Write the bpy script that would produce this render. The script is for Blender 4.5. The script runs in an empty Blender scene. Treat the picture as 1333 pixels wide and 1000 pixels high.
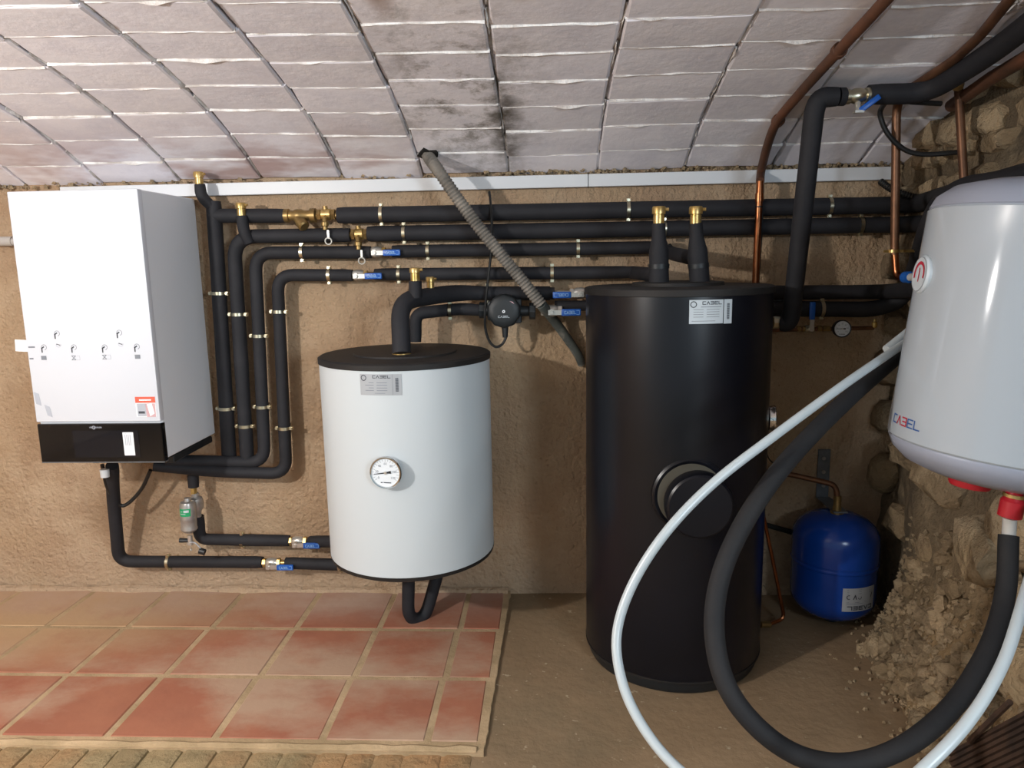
import bpy, bmesh, math, random
from mathutils import Vector, Matrix, noise

# ------------------------------------------------------------------ camera, world, lights
SC = bpy.context.scene
COL = SC.collection
cam_d = bpy.data.cameras.new('camera'); cam_d.sensor_fit = 'HORIZONTAL'; cam_d.sensor_width = 36.0
cam_d.lens = 950.0 / 1333.0 * 36.0; cam_d.clip_start = 0.02
cam = bpy.data.objects.new('camera', cam_d); COL.objects.link(cam)
cam.location = (0.0, -2.4, 1.145); cam.rotation_euler = (1.40380, 0.01828, 0.04823)
SC.camera = cam
SC.view_settings.view_transform = 'Standard'; SC.view_settings.look = 'None'
SC.view_settings.gamma = 1.0; SC.view_settings.use_curve_mapping = False
SC.view_settings.exposure = 0.0
W = bpy.data.worlds.new('world'); SC.world = W; W.use_nodes = True
W.node_tree.nodes['Background'].inputs[0].default_value = (0.74, 0.92, 1.0, 1)
W.node_tree.nodes['Background'].inputs[1].default_value = 0.58

def lamp(name, kind, loc, energy, color, size=0.05, aim=None):
    d = bpy.data.lights.new(name, kind); d.energy = energy; d.color = color
    if kind == 'AREA': d.shape = 'DISK'; d.size = size
    else: d.shadow_soft_size = size
    o = bpy.data.objects.new(name, d); COL.objects.link(o); o.location = loc
    if aim is not None: o.rotation_euler = (Vector(aim) - Vector(loc)).to_track_quat('-Z', 'Y').to_euler()
    return o
# bare bulb hung in the cellar to the left of the photographer, and a dimmer luminaire further back
lamp('cellar_bulb', 'POINT', (-1.62, -2.12, 1.40), 108, (1.0, 0.965, 0.93), 0.035)
lamp('rear_luminaire', 'AREA', (1.15, -3.1, 1.45), 14, (0.72, 0.86, 1.0), 0.35, (0.35, 0, 0.7))

lamp('side_fill_lamp', 'AREA', (1.95, -4.2, 1.35), 42, (0.82, 0.93, 1.0), 0.6, (-0.8, 0, 0.9))  # added unseen fill, brightens the boiler's right side and the shaded wall

# ------------------------------------------------------------------ materials
def lin(h):
    h = h.lstrip('#'); c = [int(h[i:i+2], 16)/255 for i in (0, 2, 4)]
    return tuple((x/12.92 if x <= .04045 else ((x+.055)/1.055)**2.4) for x in c) + (1,)
MATS = {}
def mat(name, col, rough=.5, metal=0., col2=None, nscale=8., bump=0., bscale=60., spec=.5, lo=.35, hi=.65, trans=0., sss=0., coords='pos', bdist=.01, rnd=0.):
    m = bpy.data.materials.new(name); m.use_nodes = True; nt = m.node_tree; N = nt.nodes; L = nt.links
    b = N['Principled BSDF']; c1 = lin(col)
    b.inputs['Base Color'].default_value = c1; b.inputs['Roughness'].default_value = rough; b.inputs['Metallic'].default_value = metal
    b.inputs['Specular IOR Level'].default_value = spec; b.inputs['Transmission Weight'].default_value = trans
    if sss: b.inputs['Subsurface Weight'].default_value = sss; b.inputs['Subsurface Radius'].default_value = (.01, .01, .01)
    geo = N.new('ShaderNodeNewGeometry'); out = None
    if col2:
        n = N.new('ShaderNodeTexNoise'); n.inputs['Scale'].default_value = nscale; n.inputs['Detail'].default_value = 6; n.inputs['Roughness'].default_value = .62
        L.new(geo.outputs['Position'], n.inputs['Vector'])
        r = N.new('ShaderNodeMapRange'); r.inputs[1].default_value = lo; r.inputs[2].default_value = hi
        L.new(n.outputs['Fac'], r.inputs[0])
        mx = N.new('ShaderNodeMix'); mx.data_type = 'RGBA'; mx.inputs[6].default_value = c1; mx.inputs[7].default_value = lin(col2)
        L.new(r.outputs[0], mx.inputs[0]); out = mx.outputs[2]
    if rnd:
        oi = N.new('ShaderNodeObjectInfo'); mr = N.new('ShaderNodeMapRange'); mr.inputs[3].default_value = 1-rnd; mr.inputs[4].default_value = 1+rnd
        L.new(oi.outputs['Random'], mr.inputs[0])
        hs = N.new('ShaderNodeHueSaturation'); L.new(mr.outputs[0], hs.inputs['Value'])
        if out: L.new(out, hs.inputs['Color'])
        else: hs.inputs['Color'].default_value = c1
        out = hs.outputs[0]
    if out: L.new(out, b.inputs['Base Color'])
    if bump:
        n2 = N.new('ShaderNodeTexNoise'); n2.inputs['Scale'].default_value = bscale; n2.inputs['Detail'].default_value = 5; n2.inputs['Roughness'].default_value = .65
        L.new(geo.outputs['Position'], n2.inputs['Vector'])
        bp = N.new('ShaderNodeBump'); bp.inputs['Strength'].default_value = bump; bp.inputs['Distance'].default_value = bdist
        L.new(n2.outputs['Fac'], bp.inputs['Height']); L.new(bp.outputs[0], b.inputs['Normal'])
    MATS[name] = m
    return m

class NT:
    """small helper for layered procedural materials on world position"""
    def __init__(s, name, rough=.8):
        s.m = bpy.data.materials.new(name); s.m.use_nodes = True; s.t = s.m.node_tree; s.N = s.t.nodes; s.L = s.t.links
        s.b = s.N['Principled BSDF']; s.b.inputs['Roughness'].default_value = rough; s.b.inputs['Specular IOR Level'].default_value = .3
        s.geo = s.N.new('ShaderNodeNewGeometry'); MATS[name] = s.m
        s.sep = s.N.new('ShaderNodeSeparateXYZ'); s.L.new(s.geo.outputs['Position'], s.sep.inputs[0])
    def noise(s, scale, lo, hi, detail=6, stretch=None, seed=0., rough=.6):
        n = s.N.new('ShaderNodeTexNoise'); n.inputs['Scale'].default_value = scale; n.inputs['Detail'].default_value = detail; n.inputs['Roughness'].default_value = rough
        mp = s.N.new('ShaderNodeMapping'); s.L.new(s.geo.outputs['Position'], mp.inputs[0]); mp.inputs['Location'].default_value = (seed, seed*.7, seed*1.3)
        if stretch: mp.inputs['Scale'].default_value = stretch
        s.L.new(mp.outputs[0], n.inputs['Vector'])
        return s.ramp(n.outputs['Fac'], lo, hi)
    def ramp(s, sock, lo, hi, a=0., b=1.):
        r = s.N.new('ShaderNodeMapRange'); r.inputs[1].default_value = lo; r.inputs[2].default_value = hi; r.inputs[3].default_value = a; r.inputs[4].default_value = b
        s.L.new(sock, r.inputs[0]); return r.outputs[0]
    def mul(s, a, b, op='MULTIPLY'):
        n = s.N.new('ShaderNodeMath'); n.operation = op
        for i, v in enumerate((a, b)):
            if isinstance(v, (int, float)): n.inputs[i].default_value = v
            else: s.L.new(v, n.inputs[i])
        return n.outputs[0]
    def blob(s, axis_center, radii):
        """1 at centre of an axis aligned ellipsoid, 0 at its rim"""
        mp = s.N.new('ShaderNodeMapping'); mp.vector_type = 'TEXTURE'; mp.inputs['Location'].default_value = axis_center; mp.inputs['Scale'].default_value = radii
        s.L.new(s.geo.outputs['Position'], mp.inputs[0])
        l = s.N.new('ShaderNodeVectorMath'); l.operation = 'LENGTH'; s.L.new(mp.outputs[0], l.inputs[0])
        return s.ramp(l.outputs['Value'], 1., .25)
    def mix(s, fac, a, b):
        mx = s.N.new('ShaderNodeMix'); mx.data_type = 'RGBA'
        for i, v in ((6, a), (7, b)):
            if isinstance(v, str): mx.inputs[i].default_value = lin(v)
            else: s.L.new(v, mx.inputs[i])
        if isinstance(fac, (int, float)): mx.inputs[0].default_value = fac
        else: s.L.new(fac, mx.inputs[0])
        return mx.outputs[2]
    def objvar(s, colsock, amt):
        oi = s.N.new('ShaderNodeObjectInfo'); v = s.ramp(oi.outputs['Random'], 0, 1, 1-amt, 1+amt)
        hs = s.N.new('ShaderNodeHueSaturation'); s.L.new(v, hs.inputs['Value']); s.L.new(colsock, hs.inputs['Color']); return hs.outputs[0]
    def done(s, col, bumps=()):
        s.L.new(col, s.b.inputs['Base Color'])
        prev = None
        for (sock, strength, dist) in bumps:
            bp = s.N.new('ShaderNodeBump'); bp.inputs['Strength'].default_value = strength; bp.inputs['Distance'].default_value = dist
            s.L.new(sock, bp.inputs['Height'])
            if prev: s.L.new(prev, bp.inputs['Normal'])
            prev = bp.outputs[0]
        if prev: s.L.new(prev, s.b.inputs['Normal'])
        return s.m

# trowelled ochre-pink plaster of the back wall
t = NT('plaster', .9)
c = t.mix(t.noise(1.7, .38, .62, 5), '#bca080', '#b3967a')
c = t.mix(t.noise(6, .45, .75, 7, seed=3), c, '#c8af92')
c = t.mix(t.noise(2.6, .55, .72, 5, seed=9), c, '#a4896d')
c = t.mix(t.mul(t.ramp(t.sep.outputs['Z'], .22, .02), t.noise(5, .3, .6, 6, seed=5)), c, '#bca389')
c = t.mix(t.mul(t.noise(55, .66, .74, 3, seed=2), .5), c, '#7d5e43')
t.done(c, ((t.noise(70, .3, .7, 6, seed=4), .85, .008), (t.noise(14, .3, .7, 5, stretch=(1, 1, .5), seed=1), .5, .012)))

# whitewashed vault bricks
t = NT('vault_paint', .85)
c = t.mix(t.noise(1.4, .35, .65, 5), '#e9e5ec', '#ece6e8')
c = t.mix(t.noise(9, .45, .75, 6, seed=2), c, '#dad5dc')
c = t.objvar(c, .05)
red = t.mul(t.ramp(t.sep.outputs['Z'], 1.56, 1.46), t.noise(3.0, .48, .60, 4, stretch=(.7, 1.6, 1.6), seed=8))
left = t.ramp(t.sep.outputs['X'], -.25, -.6)
c = t.mix(t.mul(t.mul(red, left), .62), c, '#9c6a58')
grime = t.mul(t.blob((-.22, -.42, 1.55), (.27, .72, .4)), t.noise(7, .47, .60, 8, seed=6, rough=.75))
c = t.mix(t.mul(grime, .8), c, '#6b6152')
grime2 = t.mul(t.blob((-.115, -.25, 1.5), (.06, .38, .4)), t.noise(12, .36, .58, 6, seed=1))
c = t.mix(t.mul(grime2, .9), c, '#4c4436')
rust = t.mul(t.blob((-.33, -.98, 1.66), (.045, .22, .2)), t.noise(10, .36, .5, 5, seed=11))
c = t.mix(rust, c, '#7d5327')
t.done(c, ((t.noise(45, .3, .7, 6, seed=4), .22, .003), (t.noise(11, .3, .7, 5, seed=7), .10, .004)))
t = NT('vault_mortar', .9)
c = t.mix(t.noise(14, .4, .6, 5), '#efedea', '#c2bab4')
c = t.mix(t.mul(t.ramp(t.sep.outputs['Z'], 1.47, 1.41), .8), c, '#9a8a70')
t.done(c, ((t.noise(60, .3, .7, 5), .5, .005),))
# clay floor tiles under cement dust
t = NT('terracotta', .75)
c = t.mix(t.noise(4, .35, .65, 5), '#a36b53', '#98604b')
c = t.objvar(c, .07)
d = t.noise(2.6, .44, .62, 7, stretch=(.8, 1.3, 1), seed=5, rough=.62)
c = t.mix(t.mul(t.noise(13, .45, .7, 6, seed=21), .35), c, '#8f5f4c')
c = t.mix(t.mul(d, .85), c, '#b0967f')
d2 = t.mul(t.blob((-1.75, -.1, 0), (.95, .5, 1)), 1.25)
c = t.mix(t.mul(d2, t.noise(5, .2, .5, 5, seed=3)), c, '#b29371')
d3 = t.mul(t.ramp(t.sep.outputs['Y'], -.26, .0), t.noise(4, .3, .6, 6, seed=13))
c = t.mix(t.mul(d3, .8), c, '#b59a8c')
t.done(c, ((t.noise(25, .3, .7, 5), .15, .004),))
t = NT('grout', .95)
c = t.mix(t.noise(8, .4, .6, 5), '#b59c7b', '#a08a6a'); t.done(c, ((t.noise(60, .3, .7, 5), .4, .004),))
t = NT('concrete', .92)
c = t.mix(t.noise(3, .35, .65, 6), '#846f56', '#957d61')
c = t.mix(t.noise(1.2, .5, .7, 6, seed=4), c, '#736650')
c = t.mix(t.noise(40, .68, .76, 2, seed=2), c, '#b5a68c')
t.done(c, ((t.noise(30, .3, .7, 6), .3, .006),))
t = NT('old_brick', .95)
c = t.mix(t.noise(6, .35, .65, 6), '#9c8765', '#84785a'); c = t.mix(t.noise(3, .5, .7, 5, seed=3), c, '#a5805a'); c = t.objvar(c, .1)
t.done(c, ((t.noise(35, .3, .7, 6), .6, .008),))
# rubble wall
t = NT('rock', .95)
c = t.mix(t.noise(5, .35, .65, 7), '#a08a6b', '#85735c'); c = t.mix(t.noise(12, .5, .7, 6, seed=3), c, '#b8a283'); c = t.objvar(c, .16)
t.done(c, ((t.noise(22, .25, .75, 8), .9, .03),))
t = NT('rock_pale', .95)
c = t.mix(t.noise(7, .35, .65, 7), '#c2a987', '#a9977c'); c = t.mix(t.noise(4, .5, .7, 6, seed=5), c, '#b09a78'); c = t.objvar(c, .12)
t.done(c, ((t.noise(22, .25, .75, 8), .9, .03),))
t = NT('earth_mortar', .95)
c = t.mix(t.noise(3, .35, .65, 7), '#7d6c55', '#665b4b'); c = t.mix(t.noise(9, .52, .7, 6, seed=3), c, '#96846a')
hi_ = t.mul(t.ramp(t.sep.outputs['Z'], .45, .15), t.ramp(t.sep.outputs['Y'], -.35, -.6)); c = t.mix(t.mul(hi_, .7), c, '#a98d66')
t.done(c, ((t.noise(20, .25, .75, 7), .9, .02), (t.noise(70, .3, .7, 4), .5, .006)))

mat('foam', '#1f1f23', .72, col2='#28282c', nscale=10, bump=.25, bscale=30, spec=.35, bdist=.004)
mat('foam_dusty', '#1b1b1e', .75, col2='#262526', nscale=7, bump=.25, bscale=25, spec=.35, bdist=.004)
mat('tank_black', '#0c0d13', .30, col2='#11121a', nscale=3, spec=.4)
mat('lid_black', '#1c1b1c', .6, col2='#272422', nscale=9, spec=.35)
mat('enamel_white', '#d3d7df', .45, spec=.4)
mat('boiler_side', '#e4e8ee', .5, spec=.4)
mat('tank_white', '#c5ccd0', .42, spec=.4)
mat('heater_white', '#aeb6be', .08, spec=.5)
mat('plastic_grey', '#9a9fae', .35)
mat('plastic_dark', '#1d2023', .45)
mat('pump_dark', '#1a1f22', .5)
mat('glass_black', '#0c0d10', .08, spec=.6)
mat('display', '#15171d', .05, spec=.6)
mat('brass', '#d3b67c', .34, .75, col2='#b3924f', nscale=40)
mat('brass_old', '#a88b58', .42, .75, col2='#836c45', nscale=30)
mat('nickel', '#cfccc5', .3, .7)
mat('zinc', '#cfc7ae', .3, 1.)
mat('steel', '#b9b6b2', .34, .6, col2='#9c9793', nscale=20)
mat('galvanised', '#82878c', .5, .7, col2='#6c7075', nscale=20)
mat('copper', '#b9764f', .28, 1., col2='#8d5a3c', nscale=14)
mat('copper_painted', '#6d4632', .6, .1, col2='#4d3527', nscale=9, bump=.3, bscale=60, bdist=.003)
mat('copper_dull', '#8a634a', .45, .7, col2='#5d4130', nscale=9)
mat('blue_grip', '#1557b0', .35)
mat('pale_blue_print', '#8fb9e6', .5)
mat('vessel_blue', '#123f93', .22, col2='#0f3a8a', nscale=5, spec=.5)
mat('blue_plastic', '#1c5fb5', .4)
mat('red_plastic', '#b5232e', .35)
mat('pex_white', '#b9c2c6', .3, sss=.25, spec=.5)
mat('pex_clear', '#c9c8c4', .35, sss=.3)
mat('pvc_white', '#d3d6d9', .4)
mat('grey_pipe', '#b8b4b0', .4)
mat('label_silver', '#a9adb2', .4, .15)
mat('label_pale', '#c3ccd2', .45)
mat('paper', '#eceef2', .6)
mat('print_dark', '#3a3e46', .6)
mat('print_grey', '#7c818a', .6)
mat('print_light', '#adb2bc', .6)
mat('print_orange', '#e0604a', .6)
mat('print_red', '#b5233a', .6)
mat('print_blue', '#3b5f9c', .6)
mat('print_pink', '#c9a3a8', .6)
mat('green_label', '#1f9a63', .5)
mat('conduit', '#8c857c', .75, col2='#5f5b55', nscale=14, bump=.3, bscale=50, bdist=.004)
mat('conduit_worn', '#4e5350', .75, col2='#77756c', nscale=18, lo=.5, hi=.62, bump=.3, bscale=50, bdist=.004)
mat('cable', '#191919', .45)
mat('rust', '#5a4335', .8, .2, col2='#3a2c25', nscale=14)
mat('dial_white', '#dfe5ea', .35)
mat('hole_shade', '#1a1612', 1.)  # near-black colour standing in for shade inside the vault hole
mat('seal_beige', '#4a463c', .8)
mat('chrome', '#d5d5d5', .12, 1.)

# ------------------------------------------------------------------ mesh helpers
class MB:
    def __init__(s): s.v = []; s.f = []
    def add(s, vs, fs):
        n = len(s.v); s.v += [Vector(p) for p in vs]; s.f += [tuple(i+n for i in q) for q in fs]; return s
    def box(s, c, size, rot=None, taper=1.):
        x, y, z = [k/2 for k in size]; R = rot or Matrix.Identity(3); c = Vector(c)
        vs = [c + R @ Vector((sx*x*(taper if sz > 0 else 1), sy*y*(taper if sz > 0 else 1), sz*z)) for sz in (-1, 1) for sx, sy in ((-1,-1),(1,-1),(1,1),(-1,1))]
        return s.add(vs, [(3,2,1,0),(4,5,6,7),(0,1,5,4),(1,2,6,5),(2,3,7,6),(3,0,4,7)])
    def lathe(s, prof, o, axis=(0,0,1), n=24, ref=None):
        a = Vector(axis).normalized(); o = Vector(o)
        u = Vector(ref) if ref else (Vector((1,0,0)) if abs(a.x) < .9 else Vector((0,1,0)))
        u = (u - a*u.dot(a)).normalized(); w = a.cross(u)
        vs = []; fs = []; m = len(prof)
        for r, h in prof:
            for k in range(n):
                t = 2*math.pi*k/n; vs.append(o + a*h + (u*math.cos(t) + w*math.sin(t))*max(r, 1e-5))
        for i in range(m-1):
            for k in range(n):
                k2 = (k+1) % n; fs.append((i*n+k, i*n+k2, (i+1)*n+k2, (i+1)*n+k))
        if prof[0][0] > 1e-4: fs.append(tuple(reversed(range(n))))
        if prof[-1][0] > 1e-4: fs.append(tuple((m-1)*n+k for k in range(n)))
        return s.add(vs, fs)
    def ring(s, prof, o, axis, n=24):
        """closed profile swept round an axis"""
        a = Vector(axis).normalized(); o = Vector(o); u = Vector((1,0,0)) if abs(a.x) < .9 else Vector((0,1,0))
        u = (u - a*u.dot(a)).normalized(); w = a.cross(u); vs = []; fs = []; m = len(prof)
        for r, h in prof:
            for k in range(n):
                t = 2*math.pi*k/n; vs.append(o + a*h + (u*math.cos(t) + w*math.sin(t))*r)
        for i in range(m):
            j = (i+1) % m
            for k in range(n):
                k2 = (k+1) % n; fs.append((i*n+k, i*n+k2, j*n+k2, j*n+k))
        return s.add(vs, fs)
    def cyl(s, p0, p1, r0, r1=None, n=20):
        p0 = Vector(p0); p1 = Vector(p1); d = p1-p0
        return s.lathe([(r0, 0), (r1 if r1 is not None else r0, d.length)], p0, d, n)
    def ball(s, c, r, n=12, sc=(1,1,1)):
        c = Vector(c); vs = []; fs = []; m = n//2
        for i in range(m+1):
            ph = math.pi*i/m
            for k in range(n):
                t = 2*math.pi*k/n; vs.append(c + Vector((r*sc[0]*math.sin(ph)*math.cos(t), r*sc[1]*math.sin(ph)*math.sin(t), r*sc[2]*math.cos(ph))))
        for i in range(m):
            for k in range(n):
                k2 = (k+1) % n; fs.append((i*n+k, (i+1)*n+k, (i+1)*n+k2, i*n+k2))
        return s.add(vs, fs)
    def tube(s, pts, r, n=16, caps=True):
        pts = [Vector(p) for p in pts]; m = len(pts); R = r if isinstance(r, (list, tuple)) else [r]*m
        T = []
        for i in range(m):
            d = pts[min(i+1, m-1)] - pts[max(i-1, 0)]; T.append(d.normalized())
        u = Vector((0,0,1)) if abs(T[0].z) < .9 else Vector((0,1,0))
        vs = []; fs = []
        for i in range(m):
            u = (u - T[i]*u.dot(T[i])).normalized(); w = T[i].cross(u)
            for k in range(n):
                a = 2*math.pi*k/n; vs.append(pts[i] + (u*math.cos(a) + w*math.sin(a))*R[i])
        for i in range(m-1):
            for k in range(n):
                k2 = (k+1) % n; fs.append((i*n+k, i*n+k2, (i+1)*n+k2, (i+1)*n+k))
        if caps: fs.append(tuple(reversed(range(n)))); fs.append(tuple((m-1)*n+k for k in range(n)))
        return s.add(vs, fs)
    def build(s, name, m, parent=None, base=None, bevel=0., smooth=35, seg=1):
        me = bpy.data.meshes.new(name)
        b = Vector(base) if base is not None else (parent.get_base() if hasattr(parent, 'get_base') else Vector((0,0,0)))
        if base is None and parent is not None: b = BASE[parent.name]
        me.from_pydata([tuple(p - b) for p in s.v], [], s.f)
        bm = bmesh.new(); bm.from_mesh(me)
        bmesh.ops.recalc_face_normals(bm, faces=bm.faces)
        if bevel:
            bm.edges.ensure_lookup_table()
            es = [e for e in bm.edges if len(e.link_faces) == 2 and e.calc_face_angle(0) > .5]
            bmesh.ops.bevel(bm, geom=es, offset=bevel, segments=seg, profile=.5, affect='EDGES', clamp_overlap=True)
        bm.to_mesh(me); bm.free()
        if smooth:
            for p in me.polygons: p.use_smooth = True
            me.set_sharp_from_angle(angle=math.radians(smooth))
        me.materials.append(MATS[m])
        o = bpy.data.objects.new(name, me); COL.objects.link(o)
        if parent is not None: o.parent = parent; BASE[o.name] = b
        else: o.location = b; BASE[o.name] = b
        return o
BASE = {}
def tag(o, label=None, cat=None, group=None, kind=None):
    if label: o['label'] = label
    if cat: o['category'] = cat
    if group: o['group'] = group
    if kind: o['kind'] = kind
    return o
def thing(name, label, cat, base, group=None):
    o = bpy.data.objects.new(name, None); COL.objects.link(o); o.location = base; o.empty_display_size = .05
    BASE[o.name] = Vector(base); return tag(o, label, cat, group)
def copy_part(o, parent, loc=None, rot=None):
    c = o.copy(); COL.objects.link(c); c.parent = parent
    if loc is not None: c.location = loc
    if rot is not None: c.rotation_euler = rot
    return c
def route(pts, rad, n=7):
    """polyline with rounded corners"""
    pts = [Vector(p) for p in pts]; out = [pts[0]]
    for i in range(1, len(pts)-1):
        a, b, c = pts[i-1], pts[i], pts[i+1]; d0 = a-b; d1 = c-b
        r = rad[i-1] if isinstance(rad, (list, tuple)) else rad
        L0 = min(r, d0.length*.48); L1 = min(r, d1.length*.48)
        p = b + d0.normalized()*L0; q = b + d1.normalized()*L1
        for k in range(n+1):
            t = k/n; out.append(p*(1-t)**2 + b*2*t*(1-t) + q*t*t)
    out.append(pts[-1]); return out
def catmull(pts, n=8):
    P = [Vector(p) for p in pts]; P = [P[0]*2-P[1]] + P + [P[-1]*2-P[-2]]; out = []
    for i in range(1, len(P)-2):
        for k in range(n):
            t = k/n; a, b, c, d = P[i-1:i+3]
            out.append(.5*((2*b) + (c-a)*t + (2*a-5*b+4*c-d)*t*t + (3*b-a-3*c+d)*t**3))
    out.append(P[-2]); return out
def dense(pts, step=.03):
    out = [Vector(pts[0])]
    for p, q in zip(pts[:-1], pts[1:]):
        p = Vector(p); q = Vector(q); k = max(1, int((q-p).length/step))
        out += [p.lerp(q, (i+1)/k) for i in range(k)]
    return out
def resample(pts, step):
    L = [0.]
    for p, q in zip(pts[:-1], pts[1:]): L.append(L[-1] + (q-p).length)
    n = int(L[-1]/step); out = []; j = 0
    for i in range(n+1):
        d = L[-1]*i/n
        while j < len(L)-2 and L[j+1] < d: j += 1
        out.append(pts[j].lerp(pts[j+1], (d-L[j])/max(1e-9, L[j+1]-L[j])))
    return out
def foam_radii(pts, r, amt=.03, seed=0.):
    return [r*(1 + amt*noise.noise(Vector((p.x*9+seed, p.y*9, p.z*9)))) for p in pts]
def lerp(a, b, t): return Vector(a).lerp(Vector(b), t)

# flat print: quads in (u,v) mapped onto a surface
def stroke_quads(segs, w):
    out = []
    for (x0, y0, x1, y1) in segs:
        d = Vector((x1-x0, y1-y0)); L = d.length or 1; d /= L; nrm = Vector((-d.y, d.x))*w/2; e = d*w/2
        a = Vector((x0, y0))-e; b = Vector((x1, y1))+e
        out.append([a-nrm, b-nrm, b+nrm, a+nrm])
    return out
LET = {'C': [(1,1,0,1),(0,1,0,0),(0,0,1,0)], 'A': [(0,0,.5,1),(.5,1,1,0)], 'B': [(0,1,.95,1),(0.15,.5,.95,.5),(0,0,.95,0),(1,1,1,.55),(1,.45,1,0)],
       'E': [(0,1,1,1),(0,.5,.9,.5),(0,0,1,0),(0,1,0,0)], 'L': [(0,1,0,0),(0,0,1,0)]}
def word(txt, x, y, w, h, gap=.45, only=None):
    """list of strokes for txt, lower left corner x,y, total width w"""
    n = len(txt); cw = w/(n + (n-1)*gap); out = []
    for i, ch in enumerate(txt):
        if only and i not in only: continue
        ox = x + i*cw*(1+gap)
        out += [(ox+a*cw, y+b*h, ox+c*cw, y+d*h) for a, b, c, d in LET[ch]]
    return out
def rect(x0, y0, x1, y1): return [Vector((x0,y0)), Vector((x1,y0)), Vector((x1,y1)), Vector((x0,y1))]
def prints(quads, fmap, sub=1):
    mb = MB()
    for q in quads:
        if sub == 1: mb.add([fmap(p.x, p.y) for p in q], [(0,1,2,3)])
        else:
            for k in range(sub):
                a = q[0].lerp(q[1], k/sub); b = q[0].lerp(q[1], (k+1)/sub); d = q[3].lerp(q[2], k/sub); c = q[3].lerp(q[2], (k+1)/sub)
                mb.add([fmap(p.x, p.y) for p in (a, b, c, d)], [(0,1,2,3)])
    return mb
def arc_quads(cx, cy, r, w, a0, a1, n=10):
    out = []
    for k in range(n):
        t0 = math.radians(a0+(a1-a0)*k/n); t1 = math.radians(a0+(a1-a0)*(k+1)/n)
        out.append([Vector((cx+(r-w/2)*math.cos(t0), cy+(r-w/2)*math.sin(t0))), Vector((cx+(r+w/2)*math.cos(t0), cy+(r+w/2)*math.sin(t0))),
                    Vector((cx+(r+w/2)*math.cos(t1), cy+(r+w/2)*math.sin(t1))), Vector((cx+(r-w/2)*math.cos(t1), cy+(r-w/2)*math.sin(t1)))])
    return out
def text_quads(txt, cx, cy, size, align='CENTER'):
    """built-in font lettering as a list of polygons"""
    cu = bpy.data.curves.new('lettering', 'FONT'); cu.body = txt; cu.size = size; cu.align_x = align; cu.align_y = 'CENTER'; cu.resolution_u = 2
    o = bpy.data.objects.new('lettering', cu); COL.objects.link(o)
    me = o.to_mesh(); polys = [[Vector((me.vertices[i].co.x+cx, me.vertices[i].co.y+cy)) for i in p.vertices] for p in me.polygons]
    o.to_mesh_clear(); bpy.data.objects.remove(o); bpy.data.curves.remove(cu); return polys
def print_polys(polys, fmap):
    mb = MB()
    for q in polys: mb.add([fmap(p.x, p.y) for p in q], [tuple(range(len(q)))])
    return mb

# ------------------------------------------------------------------ the setting
random.seed(7)
# vault section: arc length s -> (y, z), springing from the back wall and flattening towards the crown
VA0, VINF, VL, VZ0 = 27.0, -1.5, .8, 1.418
VS = [(0., 0., VZ0, math.radians(VA0))]
_y, _z, _ds = 0., VZ0, .004
for i in range(1, 1200):
    a = math.radians(VINF + (VA0-VINF)*math.exp(-(i-1)*_ds/VL)); _y -= math.cos(a)*_ds; _z += math.sin(a)*_ds
    VS.append((i*_ds, _y, _z, a))
def vault(s):
    if s <= 0: s0 = VS[0]; return (-s*math.cos(s0[3]), VZ0 + s*math.sin(s0[3]), s0[3])
    q = VS[min(int(s/_ds), len(VS)-1)]; return q[1], q[2], q[3]
def vault_z(y):
    for q in VS:
        if q[1] <= y: return q[2]
    return VS[-1][2]

# back wall: slightly uneven plaster
mb = MB(); nx, nz = 90, 44
for j in range(nz+1):
    for i in range(nx+1):
        x = -3.2 + 4.4*i/nx; z = -.05 + 1.50*j/nz
        d = .006*noise.noise(Vector((x*2.2, z*2.2, 3.1))) + .003*noise.noise(Vector((x*9, z*9, 1.7)))
        mb.v.append(Vector((x, .004 - abs(d)*.6, z)))
for j in range(nz):
    for i in range(nx): a = j*(nx+1)+i; mb.f.append((a, a+1, a+nx+2, a+nx+1))
mb.add([(-3.2,.12,-.05),(1.2,.12,-.05),(1.2,.12,1.45),(-3.2,.12,1.45)], [(3,2,1,0)])
wall_back = tag(mb.build('wall_back', 'plaster'), kind='structure')
# mortar fillet where the plaster meets the tiles
mb = MB(); pts = [Vector((-3.1+.05*i, -.008, .004)) for i in range(60)]
mb.tube(pts, [.016+.012*noise.noise(Vector((p.x*5, 0, 4))) for p in pts], 8)
tag(mb.build('mortar_fillet', 'plaster', wall_back))
# left wall, far side of the cellar
mb = MB().box((-3.26, -1.9, .85), (.12, 4.2, 1.9)); tag(mb.build('wall_left', 'plaster'), kind='structure')

# vault: bedding shell behind the bricks
mb = MB(); ss = [-.06 + .08*i for i in range(56)]; xs = [-3.3 + .23*i for i in range(21)]
for s in ss:
    y, z, a = vault(s)
    for x in xs: mb.v.append(Vector((x, y + .016*math.sin(a), z + .016*math.cos(a))))
n = len(xs)
for j in range(len(ss)-1):
    for i in range(n-1): a = j*n+i; mb.f.append((a, a+1, a+n+1, a+n))
m0 = len(mb.v); mb.v += [p + Vector((0, 0, .09)) for p in mb.v[:m0]]
mb.f += [tuple(i+m0 for i in reversed(q)) for q in list(mb.f)]
ceiling = tag(mb.build('ceiling', 'vault_mortar'), kind='structure')
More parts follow.
